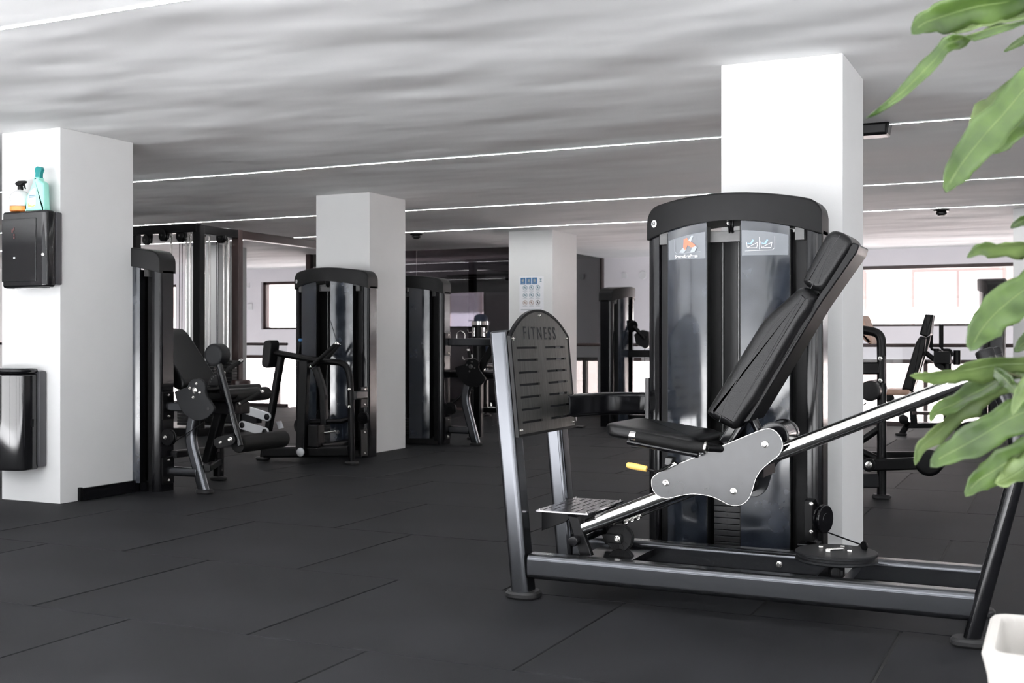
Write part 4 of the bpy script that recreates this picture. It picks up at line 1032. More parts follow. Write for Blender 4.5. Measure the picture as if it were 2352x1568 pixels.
# ================================================================== machines beyond
def hip_machine():
    t = thing('hip_thrust_machine', 'narrow tower seen edge-on beside the rules pillar, with roller arm', 'gym machine', (-4.5, 12.8, 0))
    tower(t, -4.67, 12.5, PI / 2, None, False, 6, True)
    Y = 12.85
    bar('side_beam', [W(1425, 812, Y), W(1500, 812, Y)], 0.085, 0.07, 0.012, 'black', t)
    c = W(1450, 748, Y); lathe('roller_pad', c, (0.75, -0.6, -0.25), [(0.04, -0.03), (0.066, -0.026), (0.07, 0), (0.07, 0.03), (0.05, 0.036)], 'leather', t, 20)
    tube('roller_arm', [c + V((0.02, 0, 0)), W(1482, 778, Y)], 0.025, 'black', t)
    prism_px('arm_block', [(1455, 768), (1474, 757), (1490, 762), (1490, 795), (1482, 801), (1460, 790)], Y, Y + 0.09, 'leather', t, 0.012, rnd=0.015, seg=2)
    tube('cable', [W(1481, 800, Y), W(1479, 900, Y)], 0.004, 'black', t, n=6)
    bar('side_post', [W(1500, 740, Y), W(1500, 990, Y + 0.1)], 0.07, 0.07, 0.01, 'black', t)
    bar('base_beam', [(-4.6, 12.95, 0.08), (-4.05, 12.95, 0.08)], 0.08, 0.08, 0.015, 'black', t); 
    box('foot_plate', W(1320, 0, 12.3).x, W(1345, 0, 12.3).x, 12.2, 12.3, 0, 0.02, 'black', t, 0.004)
hip_machine()

def prone_curl():
    t = thing('leg_curl_machine', 'black roller machine standing to the right of the broad pillar', 'gym machine', (-1.2, 7.6, 0))
    Y = 7.60
    tower(t, -2.40, 7.98, 0, None, False, 4, True)
    P = lambda px, py, y=Y: W(px, py, y)
    tube('curved_frame', [P(1900, 757), P(1985, 757), P(2024, 766), P(2025, 830), P(2025, 1144)], 0.0285, 'black', t, fr=0.26)
    p = P(2025, 1144); foot((p.x, Y, 0), t, 0.115, 0.10)
    for py in (823, 874): bolt(P(2022, py, Y - 0.028), (0, -1, 0), 0.013, t)
    box('splice_plate', P(2026, 0).x, P(2034, 0).x, Y - 0.03, Y + 0.03, P(2030, 880).z, P(2030, 816).z, 'black', t, 0.004)
    bar('mid_beam', [P(1880, 846), P(2020, 845)], 0.078, 0.06, 0.012, 'black', t)
    bar('low_beam', [P(1880, 1104), P(2020, 1103)], 0.09, 0.06, 0.012, 'textured', t)
    roller('upper_roller', P(1997, 898, Y - 0.14), 0.34, 0.064, t, 'leather')
    bar('swing_arm', [P(1990, 1068, Y - 0.08), P(2130, 1063, Y - 0.08)], 0.075, 0.045, 0.012, 'black', t)
    bar('swing_arm', [P(1960, 1050, Y + 0.30), P(2125, 1050, Y + 0.30)], 0.075, 0.045, 0.012, 'black', t)
    c = P(1996, 1067, Y - 0.10); lathe('pivot_disc', c, (0, -1, 0), [(0.042, 0), (0.042, 0.010), (0.034, 0.012), (0.026, 0.012)], 'black', t, 20); lathe('pivot_ring', c + V((0, -0.012, 0)), (0, -1, 0), [(0.022, 0), (0.022, 0.004), (0.010, 0.006), (0.008, 0.012)], 'steel', t, 16)
    roller('ankle_roller', P(2133, 1063, Y - 0.16), 0.46, 0.082, t, 'leather')
    tube('strut', [P(1930, 1045), P(2018, 985)], 0.022, 'black', t); tube('strut', [P(1940, 1018), P(2014, 1053)], 0.022, 'black', t)
    tube('cable', [P(1990, 925), P(1940, 960)], 0.004, 'black', t, n=6)
    prism_px('body_pad', [(1940, 728), (1979, 722), (1988, 745), (2001, 778), (2003, 792), (1990, 787), (1975, 772), (1940, 770)], Y + 0.50, Y + 0.85, 'tan_leather', t, 0.02, rnd=0.02, seg=3)['label'] = 'tan padded cushion'  # tan stands in for sun reflected on black vinyl
    bar('pad_post', [P(1950, 790, Y + 0.65), P(1950, 1040, Y + 0.65)], 0.06, 0.06, 0.01, 'black', t)
prone_curl()

def chest_press():
    t = thing('chest_press_machine', 'black chest press with tall backrest silhouetted against the bright right window', 'gym machine', (-1.3, 12.7, 0))
    tower(t, -0.66, 13.1, -PI / 2, None, False, 4, True)
    Y = 12.70
    P = lambda px, py, y=Y: W(px, py, y)
    prism_px('headrest_pad', [(2124, 721), (2144, 722), (2137, 768), (2128, 775), (2111, 768)], Y - 0.12, Y + 0.12, 'leather', t, 0.02, rnd=0.012, seg=3)
    prism_px('backrest_pad', [(2113, 771), (2127, 776), (2123, 806), (2097, 899), (2070, 895), (2088, 834), (2103, 786)], Y - 0.14, Y + 0.14, 'leather', t, 0.022, rnd=0.015, seg=3)
    bar('back_frame', [P(2144, 724), P(2128, 800), P(2092, 912)], 0.035, 0.07, 0.01, 'black', t, fr=0.1)
    tube('back_brace', [P(2123, 807), P(2166, 842)], 0.026, 'black', t)
    for px, y in ((2138, Y + 0.25), (2162, Y - 0.20)):
        tube('press_handle', [P(px, 744, y), P(px, 798, y)], 0.022, 'foam', t, n=12)
        tube('handle_bend', [P(px, 796, y), P(px + 3, 803, y), P(px + 22, 803, y), P(px + 26, 818, y)], 0.014, 'black', t, fr=0.03, n=10)
    box('pivot_block', P(2146, 0).x, P(2184, 0).x, Y - 0.09, Y + 0.09, P(2160, 835).z, P(2160, 806).z, 'black', t, 0.012)
    tube('pivot_post', [P(2151, 800), P(2151, 838)], 0.028, 'black', t); tube('pivot_post', [P(2176, 808), P(2176, 965)], 0.04, 'black', t)
    tube('stop_cylinder', [P(2198, 804), P(2198, 838)], 0.035, 'black', t)
    bar('arm_beam', [P(2150, 835), P(2205, 870), P(2250, 880)], 0.06, 0.06, 0.01, 'black', t, fr=0.05)
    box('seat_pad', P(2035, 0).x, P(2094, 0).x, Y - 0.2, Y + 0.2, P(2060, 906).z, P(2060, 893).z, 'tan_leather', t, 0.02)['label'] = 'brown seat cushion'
    A, B = P(2044, 914, Y - 0.1), P(2076, 963, Y - 0.1)
    l = bar('seat_link', [A, B], 0.07, 0.02, 0.009, 'silver_paint', t)
    for Q in (A, B): lathe('link_cap', Q + V((0, -0.012, 0)), (0, -1, 0), [(0.05, 0), (0.05, 0.008), (0.036, 0.012), (0.005, 0.013)], 'black', t, 18)
    bar('seat_post', [P(2095, 905), P(2100, 975)], 0.07, 0.07, 0.01, 'black', t)
    bar('base_beam', [P(2078, 977), P(2215, 977)], 0.055, 0.06, 0.01, 'black', t)
    bar('front_leg', [P(2088, 968), P(2070, 998)], 0.06, 0.06, 0.012, 'black', t); p = P(2070, 998); foot((p.x, Y, 0), t, 0.12, 0.09)
    bar('rear_leg', [P(2202, 978), P(2202, 1000)], 0.075, 0.07, 0.012, 'black', t); p = P(2202, 1000); foot((p.x, Y, 0), t, 0.13, 0.09)
    box('footrest', P(2100, 0).x, P(2145, 0).x, Y - 0.2, Y - 0.05, P(2120, 950).z, P(2120, 943).z, 'frame_brown', t, 0.004)
    wheel('cable_pulley', P(2249, 945, 12.36), (0, 1, 0), 0.06, 0.03, t); bolt(P(2249, 945, 12.355), (0, -1, 0), 0.012, t)
    prism_px('base_shroud', [(2208, 972), (2225, 968), (2250, 968), (2252, 988), (2235, 997), (2212, 994)], Y - 0.10, Y + 0.15, 'black', t, 0.015, rnd=0.02)
    tube('cable', [P(2180, 955), P(2245, 957, 12.4)], 0.004, 'black', t, n=6)
chest_press()
# thin cable of the machine that stands out of frame on the right
# ================================================================== cable attachments stand behind the middle pillar
def accessory_stand():
    c = WZ(1103, 955); x, y = c.x, c.y
    t = thing('attachment_stand', 'tall black cylinder stand with a chrome rim holding cable attachments', 'storage stand', (x, y, 0))
    lathe('drum', (x, y, 0.03), (0, 0, 1), [(0.105, 0), (0.11, 0.006), (0.11, 1.16), (0.105, 1.165)], 'black', t, 32)
    lathe('rim', (x, y, 1.19), (0, 0, 1), [(0.108, 0), (0.114, 0.003), (0.114, 0.05), (0.108, 0.053)], 'chrome', t, 32)
    lathe('base', (x, y, 0), (0, 0, 1), [(0.15, 0), (0.15, 0.02), (0.11, 0.035)], 'black', t, 32)
    for a, z in ((-1.9, 1.10), (-0.75, 1.10), (-0.75, 0.60), (-2.6, 0.75)):
        dx, dy = math.cos(a), math.sin(a); h = box('hook_plate', x + dx * 0.112 - 0.02, x + dx * 0.112 + 0.02, y + dy * 0.112 - 0.02, y + dy * 0.112 + 0.02, z - 0.06, z + 0.06, 'chrome', t, 0.006)
        tube('hook', [(x + dx * 0.13, y + dy * 0.13, z), (x + dx * 0.22, y + dy * 0.22, z - 0.01), (x + dx * 0.23, y + dy * 0.23, z + 0.03)], 0.008, 'chrome', t, n=8)
    # things hung on it
    hx, hy = x - 0.13, y - 0.20
    d = thing('stirrup_handle', 'black and chrome stirrup handle hanging left on the attachment stand', 'cable handle', (hx - 0.05, hy, 0.97))
    tube('stirrup', [(hx - 0.11, hy, 0.93), (hx - 0.11, hy, 1.08), (hx - 0.05, hy, 1.12), (hx + 0.01, hy, 1.08), (hx + 0.01, hy, 0.93)], 0.008, 'chrome', d, fr=0.03, n=8)
    tube('grip', [(hx - 0.115, hy, 0.935), (hx + 0.015, hy, 0.935)], 0.02, 'foam', d, n=12)
    gx, gy = x + 0.20, y - 0.16
    r = thing('triceps_rope', 'dark rope attachment hanging on the right of the attachment stand', 'cable rope', (gx, gy, 0.52))
    tube('rope', [(gx - 0.03, gy, 0.54), (gx - 0.02, gy, 0.98), (gx + 0.01, gy, 1.12), (gx + 0.06, gy, 0.98), (gx + 0.09, gy, 0.54)], 0.016, 'navy', r, fr=0.05, n=10)
    for sx in (-0.03, 0.09): lathe('stopper', (gx + sx, gy, 0.50), (0, 0, 1), [(0.02, 0), (0.03, 0.01), (0.03, 0.05), (0.018, 0.06)], 'black', r, 14)
    b = WZ(1108, 965); q = thing('pull_bar', 'bent chrome pull bar leaning at the foot of the attachment stand', 'pull bar', (b.x, b.y, 0))
    tube('bar', [W(1086, 965, 13.2), W(1103, 968, 13.2), W(1110, 955, 13.2), W(1116, 938, 13.2), W(1130, 934, 13.2), W(1148, 944, 13.2)], 0.015, 'chrome', q, fr=0.05, n=12)
    lathe('swivel', W(1128, 932, 13.2), (0, 0, 1), [(0.012, 0), (0.012, 0.03), (0.006, 0.04)], 'chrome', q, 10)
    q['label'] = 'bent chrome pull bar at the foot of the attachment stand'
    # cap lying on top
    k = thing('baseball_cap', 'navy cap lying on top of the attachment stand', 'cap', (x, y, 1.243))
    lathe('crown', (x + 0.01, y, 1.243), (0, 0, 1), [(0.085, 0), (0.092, 0.02), (0.085, 0.06), (0.06, 0.085), (0.02, 0.095)], 'navy', k, 24, 60)
    prism('peak', [(x - 0.08, y - 0.06), (x - 0.14, y - 0.05), (x - 0.175, y), (x - 0.14, y + 0.05), (x - 0.08, y + 0.06)], 1.246, 1.252, 'navy', k, 0.001, 'Z')
accessory_stand()
# ================================================================== on the left pillar: dispensers and spray bottles
YP = 5.214
def towel_dispenser():
    YFt = YP - 0.135
    a = W(2, 600, YFt); b = W(104, 600, YFt)
    zt, zb = W(50, 484, YFt).z, W(50, 660, YFt).z
    t = thing('paper_towel_dispenser', 'glossy black paper towel dispenser on the left pillar under the spray bottles', 'dispenser', ((a.x + b.x) / 2, YP, zb))
    x0, x1 = a.x, b.x
    box('back_box', x0 + 0.006, x1 - 0.002, YP - 0.05, YP, zb + 0.015, zt - 0.006, 'dispenser_side', t, 0.012)
    prism('cover', [(p[0] + (x0 + x1) / 2, p[1] + YFt + 0.045) for p in rrect(x1 - x0, 0.09, 0.030, 6)], zb, zt, 'dispenser', t, 0.016, 'Z', 40, 4)
    box('cover_ridge', x0 + 0.01, x0 + (x1 - x0) * 0.80, YFt - 0.004, YFt + 0.01, zb + 0.035, zt - 0.045, 'dispenser', t, 0.006)
    c = W(96, 584, YFt); lathe('lock', (x1 - 0.022, YFt + 0.004, c.z), (0.25, -1, 0), [(0.010, 0), (0.010, 0.004), (0.006, 0.006)], 'steel', t, 14)
    m = facing((x0 + 0.115, YFt - 0.0045, W(38, 535, YFt).z), (1, 0, 0), (0, 0, 1))
    flat('logo', [line2(-0.02, 0.012, -0.006, 0.012, 0.022), line2(-0.006, 0.024, 0.006, 0.024, 0.016), line2(-0.004, -0.012, 0.008, -0.012, 0.014), line2(-0.004, -0.03, 0.008, -0.03, 0.012)], m, 'dark_red', t)
    m = facing((x0 + 0.118, YFt - 0.0045, W(38, 592, YFt).z), (1, 0, 0), (0, 0, 1))
    flat('mark', [line2(-0.008, 0, 0.008, 0, 0.010)], m, 'white_print', t)
    vs, fs = [], []
    prism('towel', [(x0 + 0.06, zb + 0.004), (x0 + 0.09, zb - 0.006), (x0 + 0.13, zb - 0.004), (x0 + 0.17, zb - 0.010), (x1 - 0.06, zb - 0.003), (x1 - 0.05, zb + 0.006)], YFt + 0.03, YFt + 0.05, 'tissue', t, 0)
    box('tear_slot', x0 + 0.03, x1 - 0.04, YFt + 0.012, YFt + 0.075, zb - 0.003, zb + 0.004, 'inner_dark', t, 0.001)
    return x0, x1, zt, YFt
dx0, dx1, dzt, dYF = towel_dispenser()

def waste_bin():
    zt, zb = W(40, 846, YP - 0.2).z, W(40, 1083, YP - 0.2).z
    x1 = W(100, 900, YP - 0.03).x; x0 = x1 - 0.40
    t = thing('waste_bin', 'glossy black curved waste bin mounted low on the left pillar', 'bin', ((x0 + x1) / 2, YP, zb))
    box('back_box', x0 + 0.02, x1, YP - 0.06, YP, zb + 0.012, zt - 0.015, 'dispenser_side', t, 0.02)
    pts = [(x0 + 0.01, YP - 0.055)] + [(x0 + 0.01 + 0.37 * (0.5 - 0.5 * math.cos(PI * i / 16)), YP - 0.10 - 0.11 * math.sin(PI * i / 16) ** 0.6) for i in range(17)] + [(x0 + 0.38, YP - 0.055)]
    prism('body', pts, zb, zt - 0.035, 'dispenser', t, 0.012, 'Z', 40, 3)
    prism('lid', [((p[0] - (x0 + x1) / 2) * 1.012 + (x0 + x1) / 2, p[1] - 0.002) for p in pts], zt - 0.034, zt, 'dispenser', t, 0.016, 'Z', 40, 3)
    box('latch', x1 - 0.032, x1 - 0.018, YP - 0.105, YP - 0.085, zb + 0.26, zb + 0.31, 'black', t, 0.004)
waste_bin()

def spray_bottles():
    y = YP - 0.085; z0 = dzt + 0.0015
    # teal trigger, mint body
    a, b = W(65, 480, y), W(108, 480, y); xc = (a.x + b.x) / 2; w = b.x - a.x
    t = thing('spray_bottle', 'mint green disinfectant spray bottle with teal trigger', 'spray bottle', (xc, y, z0))
    H = 0.19
    prof = [(-w / 2 + 0.004, 0), (w / 2 - 0.002, 0), (w / 2, 0.012), (w / 2 - 0.004, 0.13), (w / 2 - 0.012, 0.165), (0.030, 0.185), (0.028, 0.200), (-0.006, 0.200), (-0.012, 0.180), (-0.035, 0.135), (-w / 2 + 0.008, 0.085), (-w / 2, 0.05), (-w / 2, 0.010)]
    body = prism('bottle_body', [(xc + p, z0 + q) for p, q in smooth_poly(prof, 3)], y - 0.028, y + 0.028, 'mint', t, 0.014, 'Y', 50, 4)
    k = xc + 0.012
    prism('trigger_head', round_poly([(k - 0.020, z0 + 0.195), (k + 0.020, z0 + 0.195), (k + 0.022, z0 + 0.225), (k + 0.034, z0 + 0.245), (k + 0.026, z0 + 0.262), (k - 0.006, z0 + 0.268), (k - 0.022, z0 + 0.258), (k - 0.024, z0 + 0.242), (k - 0.018, z0 + 0.228)], 0.006), y - 0.016, y + 0.016, 'teal', t, 0.005)
    prism('trigger', round_poly([(k - 0.024, z0 + 0.245), (k - 0.018, z0 + 0.24), (k - 0.030, z0 + 0.195), (k - 0.036, z0 + 0.197)], 0.003), y - 0.008, y + 0.008, 'white_print', t, 0.002)
    m = facing((xc - 0.012, y - 0.0285, z0 + 0.07), (1, 0, 0), (0, 0, 1))
    lab = flat('label', [smooth_poly([(-0.038, -0.02), (-0.034, 0.02), (-0.005, 0.055), (0.026, 0.06), (0.028, 0.0), (0.026, -0.04), (0.0, -0.05), (-0.035, -0.05)], 4)], m, 'white_print', t, 0.0008)
    flat('label_lime', [[(-0.036, -0.048), (-0.036, -0.02), (-0.022, -0.036), (0.0, -0.042), (0.024, -0.034), (0.026, -0.042), (0.0, -0.051)]], m @ Matrix.Translation((0, 0, 0.0006)), 'leaf_print', lab, 0.0006)
    flat('label_band', [line2(-0.028, 0.014, 0.026, 0.016, 0.016)], m @ Matrix.Translation((0, 0, 0.0006)), 'poster_teal', lab, 0.0006)
    text_mesh('label_text', 'sanytol', 0.016, m @ Matrix.Translation((-0.001, 0.0145, 0.0016)), 'white_print', lab, 0.0002)
    flat('label_mark', [line2(-0.026, 0.0, 0.022, 0.001, 0.0016)], m @ Matrix.Translation((0, 0, 0.0006)), 'sticker_red', lab, 0.0006)
    flat('label_mark', [line2(-0.02, -0.012, 0.014, -0.012, 0.006), line2(0.006, 0.044, 0.024, 0.044, 0.014)], m @ Matrix.Translation((0, 0, 0.0006)), 'poster_grey', lab, 0.0006)
    # clear bottle with orange liquid and black trigger
    a, b = W(30, 480, y), W(64, 480, y); xc = (a.x + b.x) / 2; r = (b.x - a.x) / 2 * 0.98
    t = thing('spray_bottle', 'small clear spray bottle with black trigger and orange liquid', 'spray bottle', (xc, y, z0))
    lathe('bottle_body', (xc, y, z0), (0, 0, 1), [(r * 0.92, 0.030), (r, 0.034), (r, 0.085), (r * 0.92, 0.105), (r * 0.55, 0.125), (0.013, 0.132), (0.013, 0.14)], 'clear_bottle', t, 28, 50)
    lathe('liquid', (xc, y, z0), (0, 0, 1), [(r * 0.9, 0), (r, 0.004), (r, 0.0295), (r * 0.95, 0.031)], 'orange', t, 28, 50)
    # paper label round the front
    vs, fs = [], []
    for i in range(13):
        an = math.radians(200 + 140 * i / 12)
        for z in (0.034, 0.078): vs.append((xc + (r + 0.0008) * math.cos(an), y + (r + 0.0008) * math.sin(an), z0 + z))
    fs = [(2 * i, 2 * i + 2, 2 * i + 3, 2 * i + 1) for i in range(12)]
    lab = obj('label', vs, fs, 'label_white', t, 0)
    m = facing((xc, y - r - 0.0014, z0 + 0.055), (1, 0, 0), (0, 0, 1))
    flat('label_mark', [line2(-0.022, 0.020, 0.022, 0.020, 0.0018), line2(-0.022, -0.012, -0.012, -0.012, 0.010), line2(0.002, -0.014, 0.020, -0.014, 0.008), line2(-0.018, 0.010, -0.006, 0.010, 0.003)], m, 'poster_grey', lab)
    lathe('collar', (xc, y, z0 + 0.135), (0, 0, 1), [(0.016, 0), (0.017, 0.004), (0.016, 0.020), (0.012, 0.024)], 'black', t, 16)
    prism('trigger_head', round_poly([(xc - 0.040, z0 + 0.172), (xc - 0.022, z0 + 0.160), (xc + 0.016, z0 + 0.158), (xc + 0.030, z0 + 0.170), (xc + 0.048, z0 + 0.176), (xc + 0.046, z0 + 0.188), (xc - 0.010, z0 + 0.190), (xc - 0.030, z0 + 0.183)], 0.005), y - 0.012, y + 0.012, 'black', t, 0.004)
    prism('trigger', round_poly([(xc + 0.026, z0 + 0.172), (xc + 0.033, z0 + 0.172), (xc + 0.044, z0 + 0.138), (xc + 0.039, z0 + 0.138)], 0.002), y - 0.006, y + 0.006, 'black', t, 0.002)
spray_bottles()

# ================================================================== laminated rules poster on the far pillar
def poster():
    Yp = 12.55
    A, B = W(1195, 637, Yp), W(1247, 713, Yp); w, h = B.x - A.x, A.z - B.z
    t = thing('rules_poster', 'laminated poster with blue squares and round prohibition icons', 'poster', (A.x + w / 2, Yp, B.z))
    box('sheet', A.x - 0.01, B.x + 0.01, Yp - 0.0025, Yp - 0.0005, B.z - 0.02, A.z + 0.01, 'paper', t)
    m = facing((A.x, Yp - 0.003, B.z), (1, 0, 0), (0, 0, 1))
    S = lambda u, v: (u * w, v * h)
    def P2(polys): return [[S(*p) for p in q] for q in polys]
    for k in range(3):
        u = 0.02 + 0.255 * k
        flat('blue_square', P2([[(u, 0.79), (u + 0.215, 0.79), (u + 0.215, 0.985), (u, 0.985)]]), m, 'poster_blue', t, 0.001)
        flat('icon', [line2(*S(u + 0.06, 0.89 + 0.02 * k), *S(u + 0.15, 0.93 - 0.02 * k), 0.025), line2(*S(u + 0.05, 0.87), *S(u + 0.16, 0.865), 0.008), line2(*S(u + 0.04, 0.825), *S(u + 0.18, 0.825), 0.005)], m @ Matrix.Translation((0, 0, 0.001)), 'sticker_pale', t, 0.0006)
    flat('hourglass_icon', P2([[(0.86, 0.95), (0.96, 0.95), (0.91, 0.90)], [(0.91, 0.90), (0.96, 0.86), (0.86, 0.86)]]), m, 'poster_teal', t, 0.001)
    cols = ['poster_teal', 'poster_teal', 'poster_tan']
    for r in range(3):
        for c in range(3):
            cx, cy = S(0.22 + 0.28 * c, 0.69 - 0.225 * r); R = w * 0.10
            flat('round_icon', ring2(cx, cy, R * 0.82, R, 18), m, cols[r] if not (r == 2 and c == 2) else 'ink', t, 0.001)
            flat('icon', [line2(cx - R * 0.4, cy + R * 0.4, cx + R * 0.4, cy - R * 0.4, R * 0.28), line2(cx - R * 0.2, cy - R * 0.35, cx + R * 0.1, cy + R * 0.4, R * 0.3)], m @ Matrix.Translation((0, 0, 0.0003)), cols[r] if c < 2 or r < 2 else 'ink', t, 0.001)
            flat('caption', [line2(cx - R * 1.0, cy - R * 1.35, cx + R * 1.0, cy - R * 1.35, 0.005)], m, 'poster_grey', t, 0.001)
    flat('caption', [line2(*S(0.03, 0.03), *S(0.95, 0.03), 0.012)], m, 'poster_grey', t, 0.001)
poster()

# ================================================================== potted plant close to the camera
def plant():
    x0, x1, y0, y1, zr = -0.130, 0.215, 2.193, 2.538, 0.45
    cx, cy = (x0 + x1) / 2, (y0 + y1) / 2; hw = (x1 - x0) / 2
    t = thing('potted_plant', 'leafy green plant in a white square pot in the right foreground', 'plant', (cx, cy, 0))
    # square pot with a flared rim and an open inside
    lay = [(0.66, 0.0, 0.02), (0.70, 0.012, 0.02), (0.95, 0.405, 0.03), (1.0, 0.44, 0.035), (1.0, zr - 0.006, 0.035), (0.97, zr, 0.034), (0.88, zr, 0.03), (0.85, zr - 0.01, 0.03), (0.80, 0.30, 0.03)]
    vs, fs = [], []; n = 20
    for k, z, r in lay:
        for a, b in rrect(2 * hw * k, 2 * hw * k, r, 4): vs.append((cx + a, cy + b, z))
    for i in range(len(lay) - 1):
        for j in range(n): fs.append((i * n + j, i * n + (j + 1) % n, (i + 1) * n + (j + 1) % n, (i + 1) * n + j))
    fs.append(tuple(range(n)))
    obj('pot', vs, fs, 'pot', t, 40)
    N = 14; vs, fs = [], []
    for i in range(N + 1):
        for j in range(N + 1):
            a, b = (i / N - 0.5) * 2, (j / N - 0.5) * 2
            vs.append((cx + a * hw * 0.825, cy + b * hw * 0.825, 0.355 + 0.012 * noise.noise(V((a * 4, b * 4, 0)))))
    for i in range(N):
        for j in range(N): fs.append((i * (N + 1) + j, (i + 1) * (N + 1) + j, (i + 1) * (N + 1) + j + 1, i * (N + 1) + j + 1))
    obj('soil', vs, fs, 'soil', t, 50)
    stem = [V((cx + 0.02, cy, 0.35)), V((cx + 0.03, cy + 0.01, 0.7)), V((cx + 0.01, cy, 1.1)), V((cx + 0.03, cy - 0.01, 1.5)), V((cx + 0.02, cy, 1.85))]
    tube('stem', stem, 0.011, 'stem', t, fr=0.15, n=10)
    def stem_at(z):
        for a, b in zip(stem, stem[1:]):
            if a.z <= z <= b.z: return a.lerp(b, (z - a.z) / (b.z - a.z))
        return stem[-1] if z > 1 else stem[0]
    # each leaf: midrib from the stalk to the tip (photo pixels), half widths in px, depth at base and tip, roll, fold
    L = [
        ([(2420, -40), (2330, 0), (2240, 15), (2165, 38), (2118, 55), (2094, 79)], 38, 2.10, 2.0, 25, 0, 'leaf'),
        ([(2440, 10), (2352, 28), (2290, 35), (2235, 50), (2190, 62), (2160, 62)], 22, 2.12, 2.05, -25, 0, 'leaf_light'),
        ([(2440, 30), (2352, 48), (2280, 64), (2214, 85), (2174, 103), (2145, 140), (2080, 205), (2040, 238), (1988, 272)], 17, 2.05, 1.92, 40, 1, 'leaf'),
        ([(2430, 60), (2380, 78), (2340, 97), (2306, 119)], 10, 2.3, 2.25, 20, 0, 'leaf'),
        ([(2440, 110), (2380, 170), (2320, 245), (2265, 305), (2215, 368), (2185, 412), (2173, 442)], 40, 2.05, 1.95, 20, 0, 'leaf'),
        ([(2440, 130), (2370, 190), (2320, 225), (2270, 258), (2243, 290), (2232, 310)], 30, 2.15, 2.05, -35, 0, 'leaf_light'),
        ([(2450, 190), (2390, 240), (2340, 285), (2305, 325), (2281, 353)], 27, 2.2, 2.15, 15, 0, 'leaf'),
        ([(2450, 548), (2380, 560), (2320, 567), (2270, 569), (2243, 574), (2221, 592)], 19, 2.1, 2.0, 55, 0, 'leaf_light'),
        ([(2440, 470), (2390, 488), (2345, 508), (2321, 523)], 12, 2.25, 2.2, 30, 0, 'leaf'),
        ([(2450, 610), (2390, 640), (2335, 678), (2290, 715), (2258, 750), (2240, 780), (2229, 806)], 42, 2.05, 1.95, 15, 0, 'leaf'),
        ([(2450, 850), (2380, 838), (2310, 835), (2240, 846), (2185, 854), (2135, 862), (2091, 862)], 23, 2.1, 1.98, 50, 0, 'leaf_light'),
        ([(2400, 850), (2320, 862), (2275, 885), (2230, 908), (2185, 932), (2150, 945), (2137, 970)], 22, 2.1, 2.0, -40, 0, 'leaf'),
        ([(2330, 880), (2270, 905), (2225, 930), (2185, 962), (2140, 1005), (2112, 1030), (2102, 1068)], 19, 2.1, 2.0, 45, 0, 'leaf_light'),
        ([(2460, 900), (2400, 925), (2330, 955), (2270, 990), (2210, 1025), (2165, 1048), (2137, 1072)], 38, 2.0, 1.9, 10, 0, 'leaf'),
        ([(2420, 850), (2375, 868), (2352, 890), (2338, 915), (2326, 953)], 18, 1.98, 1.92, 30, 0, 'leaf_light'),
        ([(2275, 846), (2300, 862), (2322, 885), (2338, 906)], 15, 2.06, 2.04, -10, 0, 'leaf'),
        ([(2460, 985), (2400, 1010), (2330, 1050), (2280, 1082), (2240, 1108), (2218, 1140)], 34, 2.02, 1.92, 30, 0, 'leaf'),
        ([(2450, 1020), (2390, 1048), (2345, 1080), (2310, 1102), (2285, 1108)], 26, 1.98, 1.94, -30, 0, 'leaf_light'),
        ([(2450, 745), (2400, 760), (2360, 780), (2330, 808)], 22, 2.3, 2.25, 20, 0, 'leaf'),
    ]
    rl = random.Random(11)
    extra = []                                # leaves on the far side of the stem, out of frame
    for z, a, ln, dr in ((0.95, 0.5, 0.34, 0.10), (1.02, -0.9, 0.30, 0.12), (1.10, 1.6, 0.32, 0.08), (1.22, 0.1, 0.36, 0.10), (1.30, -1.2, 0.30, 0.12), (1.42, 0.9, 0.34, 0.06), (1.55, -0.3, 0.36, 0.10), (1.66, 1.8, 0.28, 0.02), (1.72, 0.6, 0.30, -0.04), (1.80, -0.8, 0.26, -0.06), (1.86, 2.6, 0.24, -0.10)):
        b = stem_at(z - 0.02); d = V((math.cos(a), math.sin(a), 0))
        extra.append([b + d * (0.06 + ln * k / 5) + V((0, 0, 0.04 + 0.05 * math.sin(k * 0.8) - dr * (k / 5) ** 2)) for k in range(6)])
    L += [(e, 34, 2.1, 2.1, 25, 0, 'leaf' if i % 3 else 'leaf_light') for i, e in enumerate(extra)]
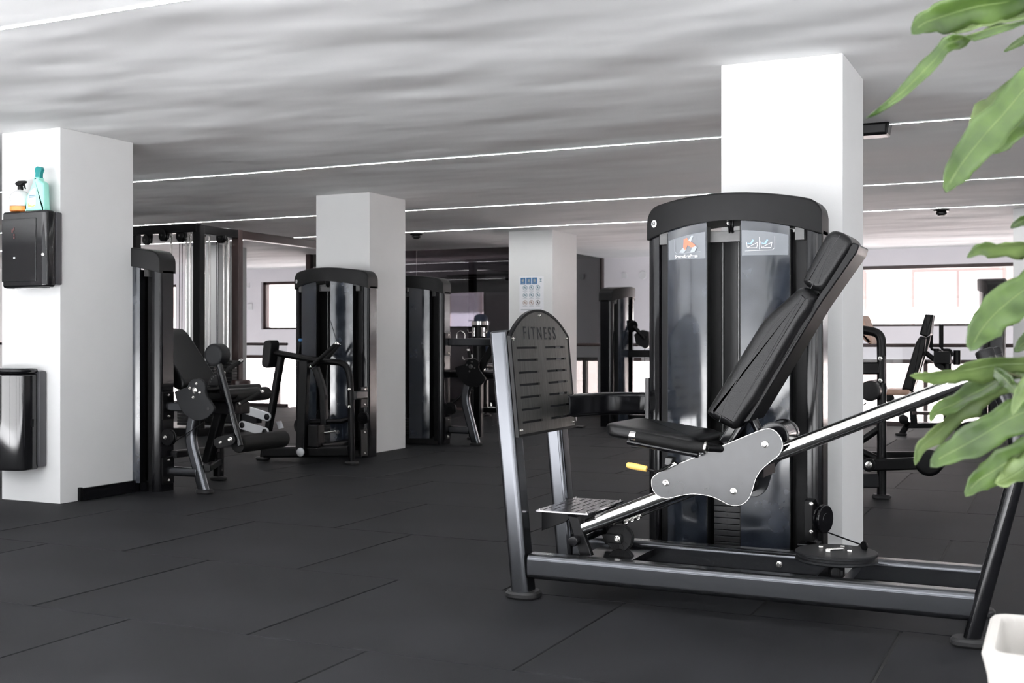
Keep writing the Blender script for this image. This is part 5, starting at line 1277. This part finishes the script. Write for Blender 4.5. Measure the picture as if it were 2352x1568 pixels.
    for pts, hwpx, d0, d1, roll, twist, m in L:
        n = len(pts); mid = []
        # dense midrib
        P3 = pts if isinstance(pts[0], Vector) else [WD(px, py, d0 + (d1 - d0) * i / (n - 1)) for i, (px, py) in enumerate(pts)]
        ex = isinstance(pts[0], Vector)
        M = 18
        def cr(u):
            s = u * (n - 1); i = min(int(s), n - 2); f = s - i
            p0, p1, p2, p3 = P3[max(0, i - 1)], P3[i], P3[i + 1], P3[min(n - 1, i + 2)]
            return 0.5 * ((2 * p1) + (p2 - p0) * f + (2 * p0 - 5 * p1 + 4 * p2 - p3) * f * f + (3 * p1 - p0 - 3 * p2 + p3) * f ** 3)
        vs, fs = [], []; cols = 7
        for i in range(M + 1):
            u = i / M; p = cr(u); tg = (cr(min(1, u + 0.02)) - cr(max(0, u - 0.02))).normalized()
            view = (p - V((0, 0, 1))).normalized()
            side = tg.cross(V((0, 0, 1)) if ex else view).normalized()
            if ex: view = V((0, 0, 1))
            a = math.radians(roll + (70 * math.sin(u * 7) if twist else 12 * math.sin(u * 5 + hwpx)))
            side_r = (side * math.cos(a) + view * math.sin(a)).normalized(); nor = tg.cross(side_r).normalized()
            d = d0 + (d1 - d0) * u
            w = hwpx / F_PX * d * (math.sin(PI * min(1, 0.06 + u * 0.94)) ** 0.55 if u < 0.5 else (max(0.0, math.sin(PI * (0.06 + u * 0.94))) ** 0.75)) / max(0.5, abs(math.cos(a))) * (1 + 0.09 * math.sin(u * 23 + hwpx) + 0.06 * math.sin(u * 41)) + 0.0006
            for c in range(cols):
                s = (c / (cols - 1) - 0.5) * 2
                fold = 0.28 * abs(s) * w; wav = w * abs(s) * (0.15 * math.sin(u * 17 + s * 2 + hwpx) + 0.07 * math.sin(u * 37 + hwpx * 2))
                vs.append(p + side_r * s * w + nor * (fold + wav))
        for i in range(M):
            for c in range(cols - 1): fs.append((i * cols + c, i * cols + c + 1, (i + 1) * cols + c + 1, (i + 1) * cols + c))
        lf = obj('leaf', vs, fs, m, t, 60)
        sm = lf.modifiers.new('thick', 'SOLIDIFY'); sm.thickness = 0.0009; sm.offset = 0
        # midrib and stalk
        tube('midrib', [cr(k / 8) for k in range(8)], 0.0016, 'leaf_light', lf, n=6, cap=0)
        b = P3[0]; tube('stalk', [b, (b + stem_at(b.z - 0.12)) / 2 + V((0, 0, 0.03)), stem_at(min(1.84, max(0.4, b.z - 0.12)))], 0.003, 'stem', lf, fr=0.1, n=6)
plant()
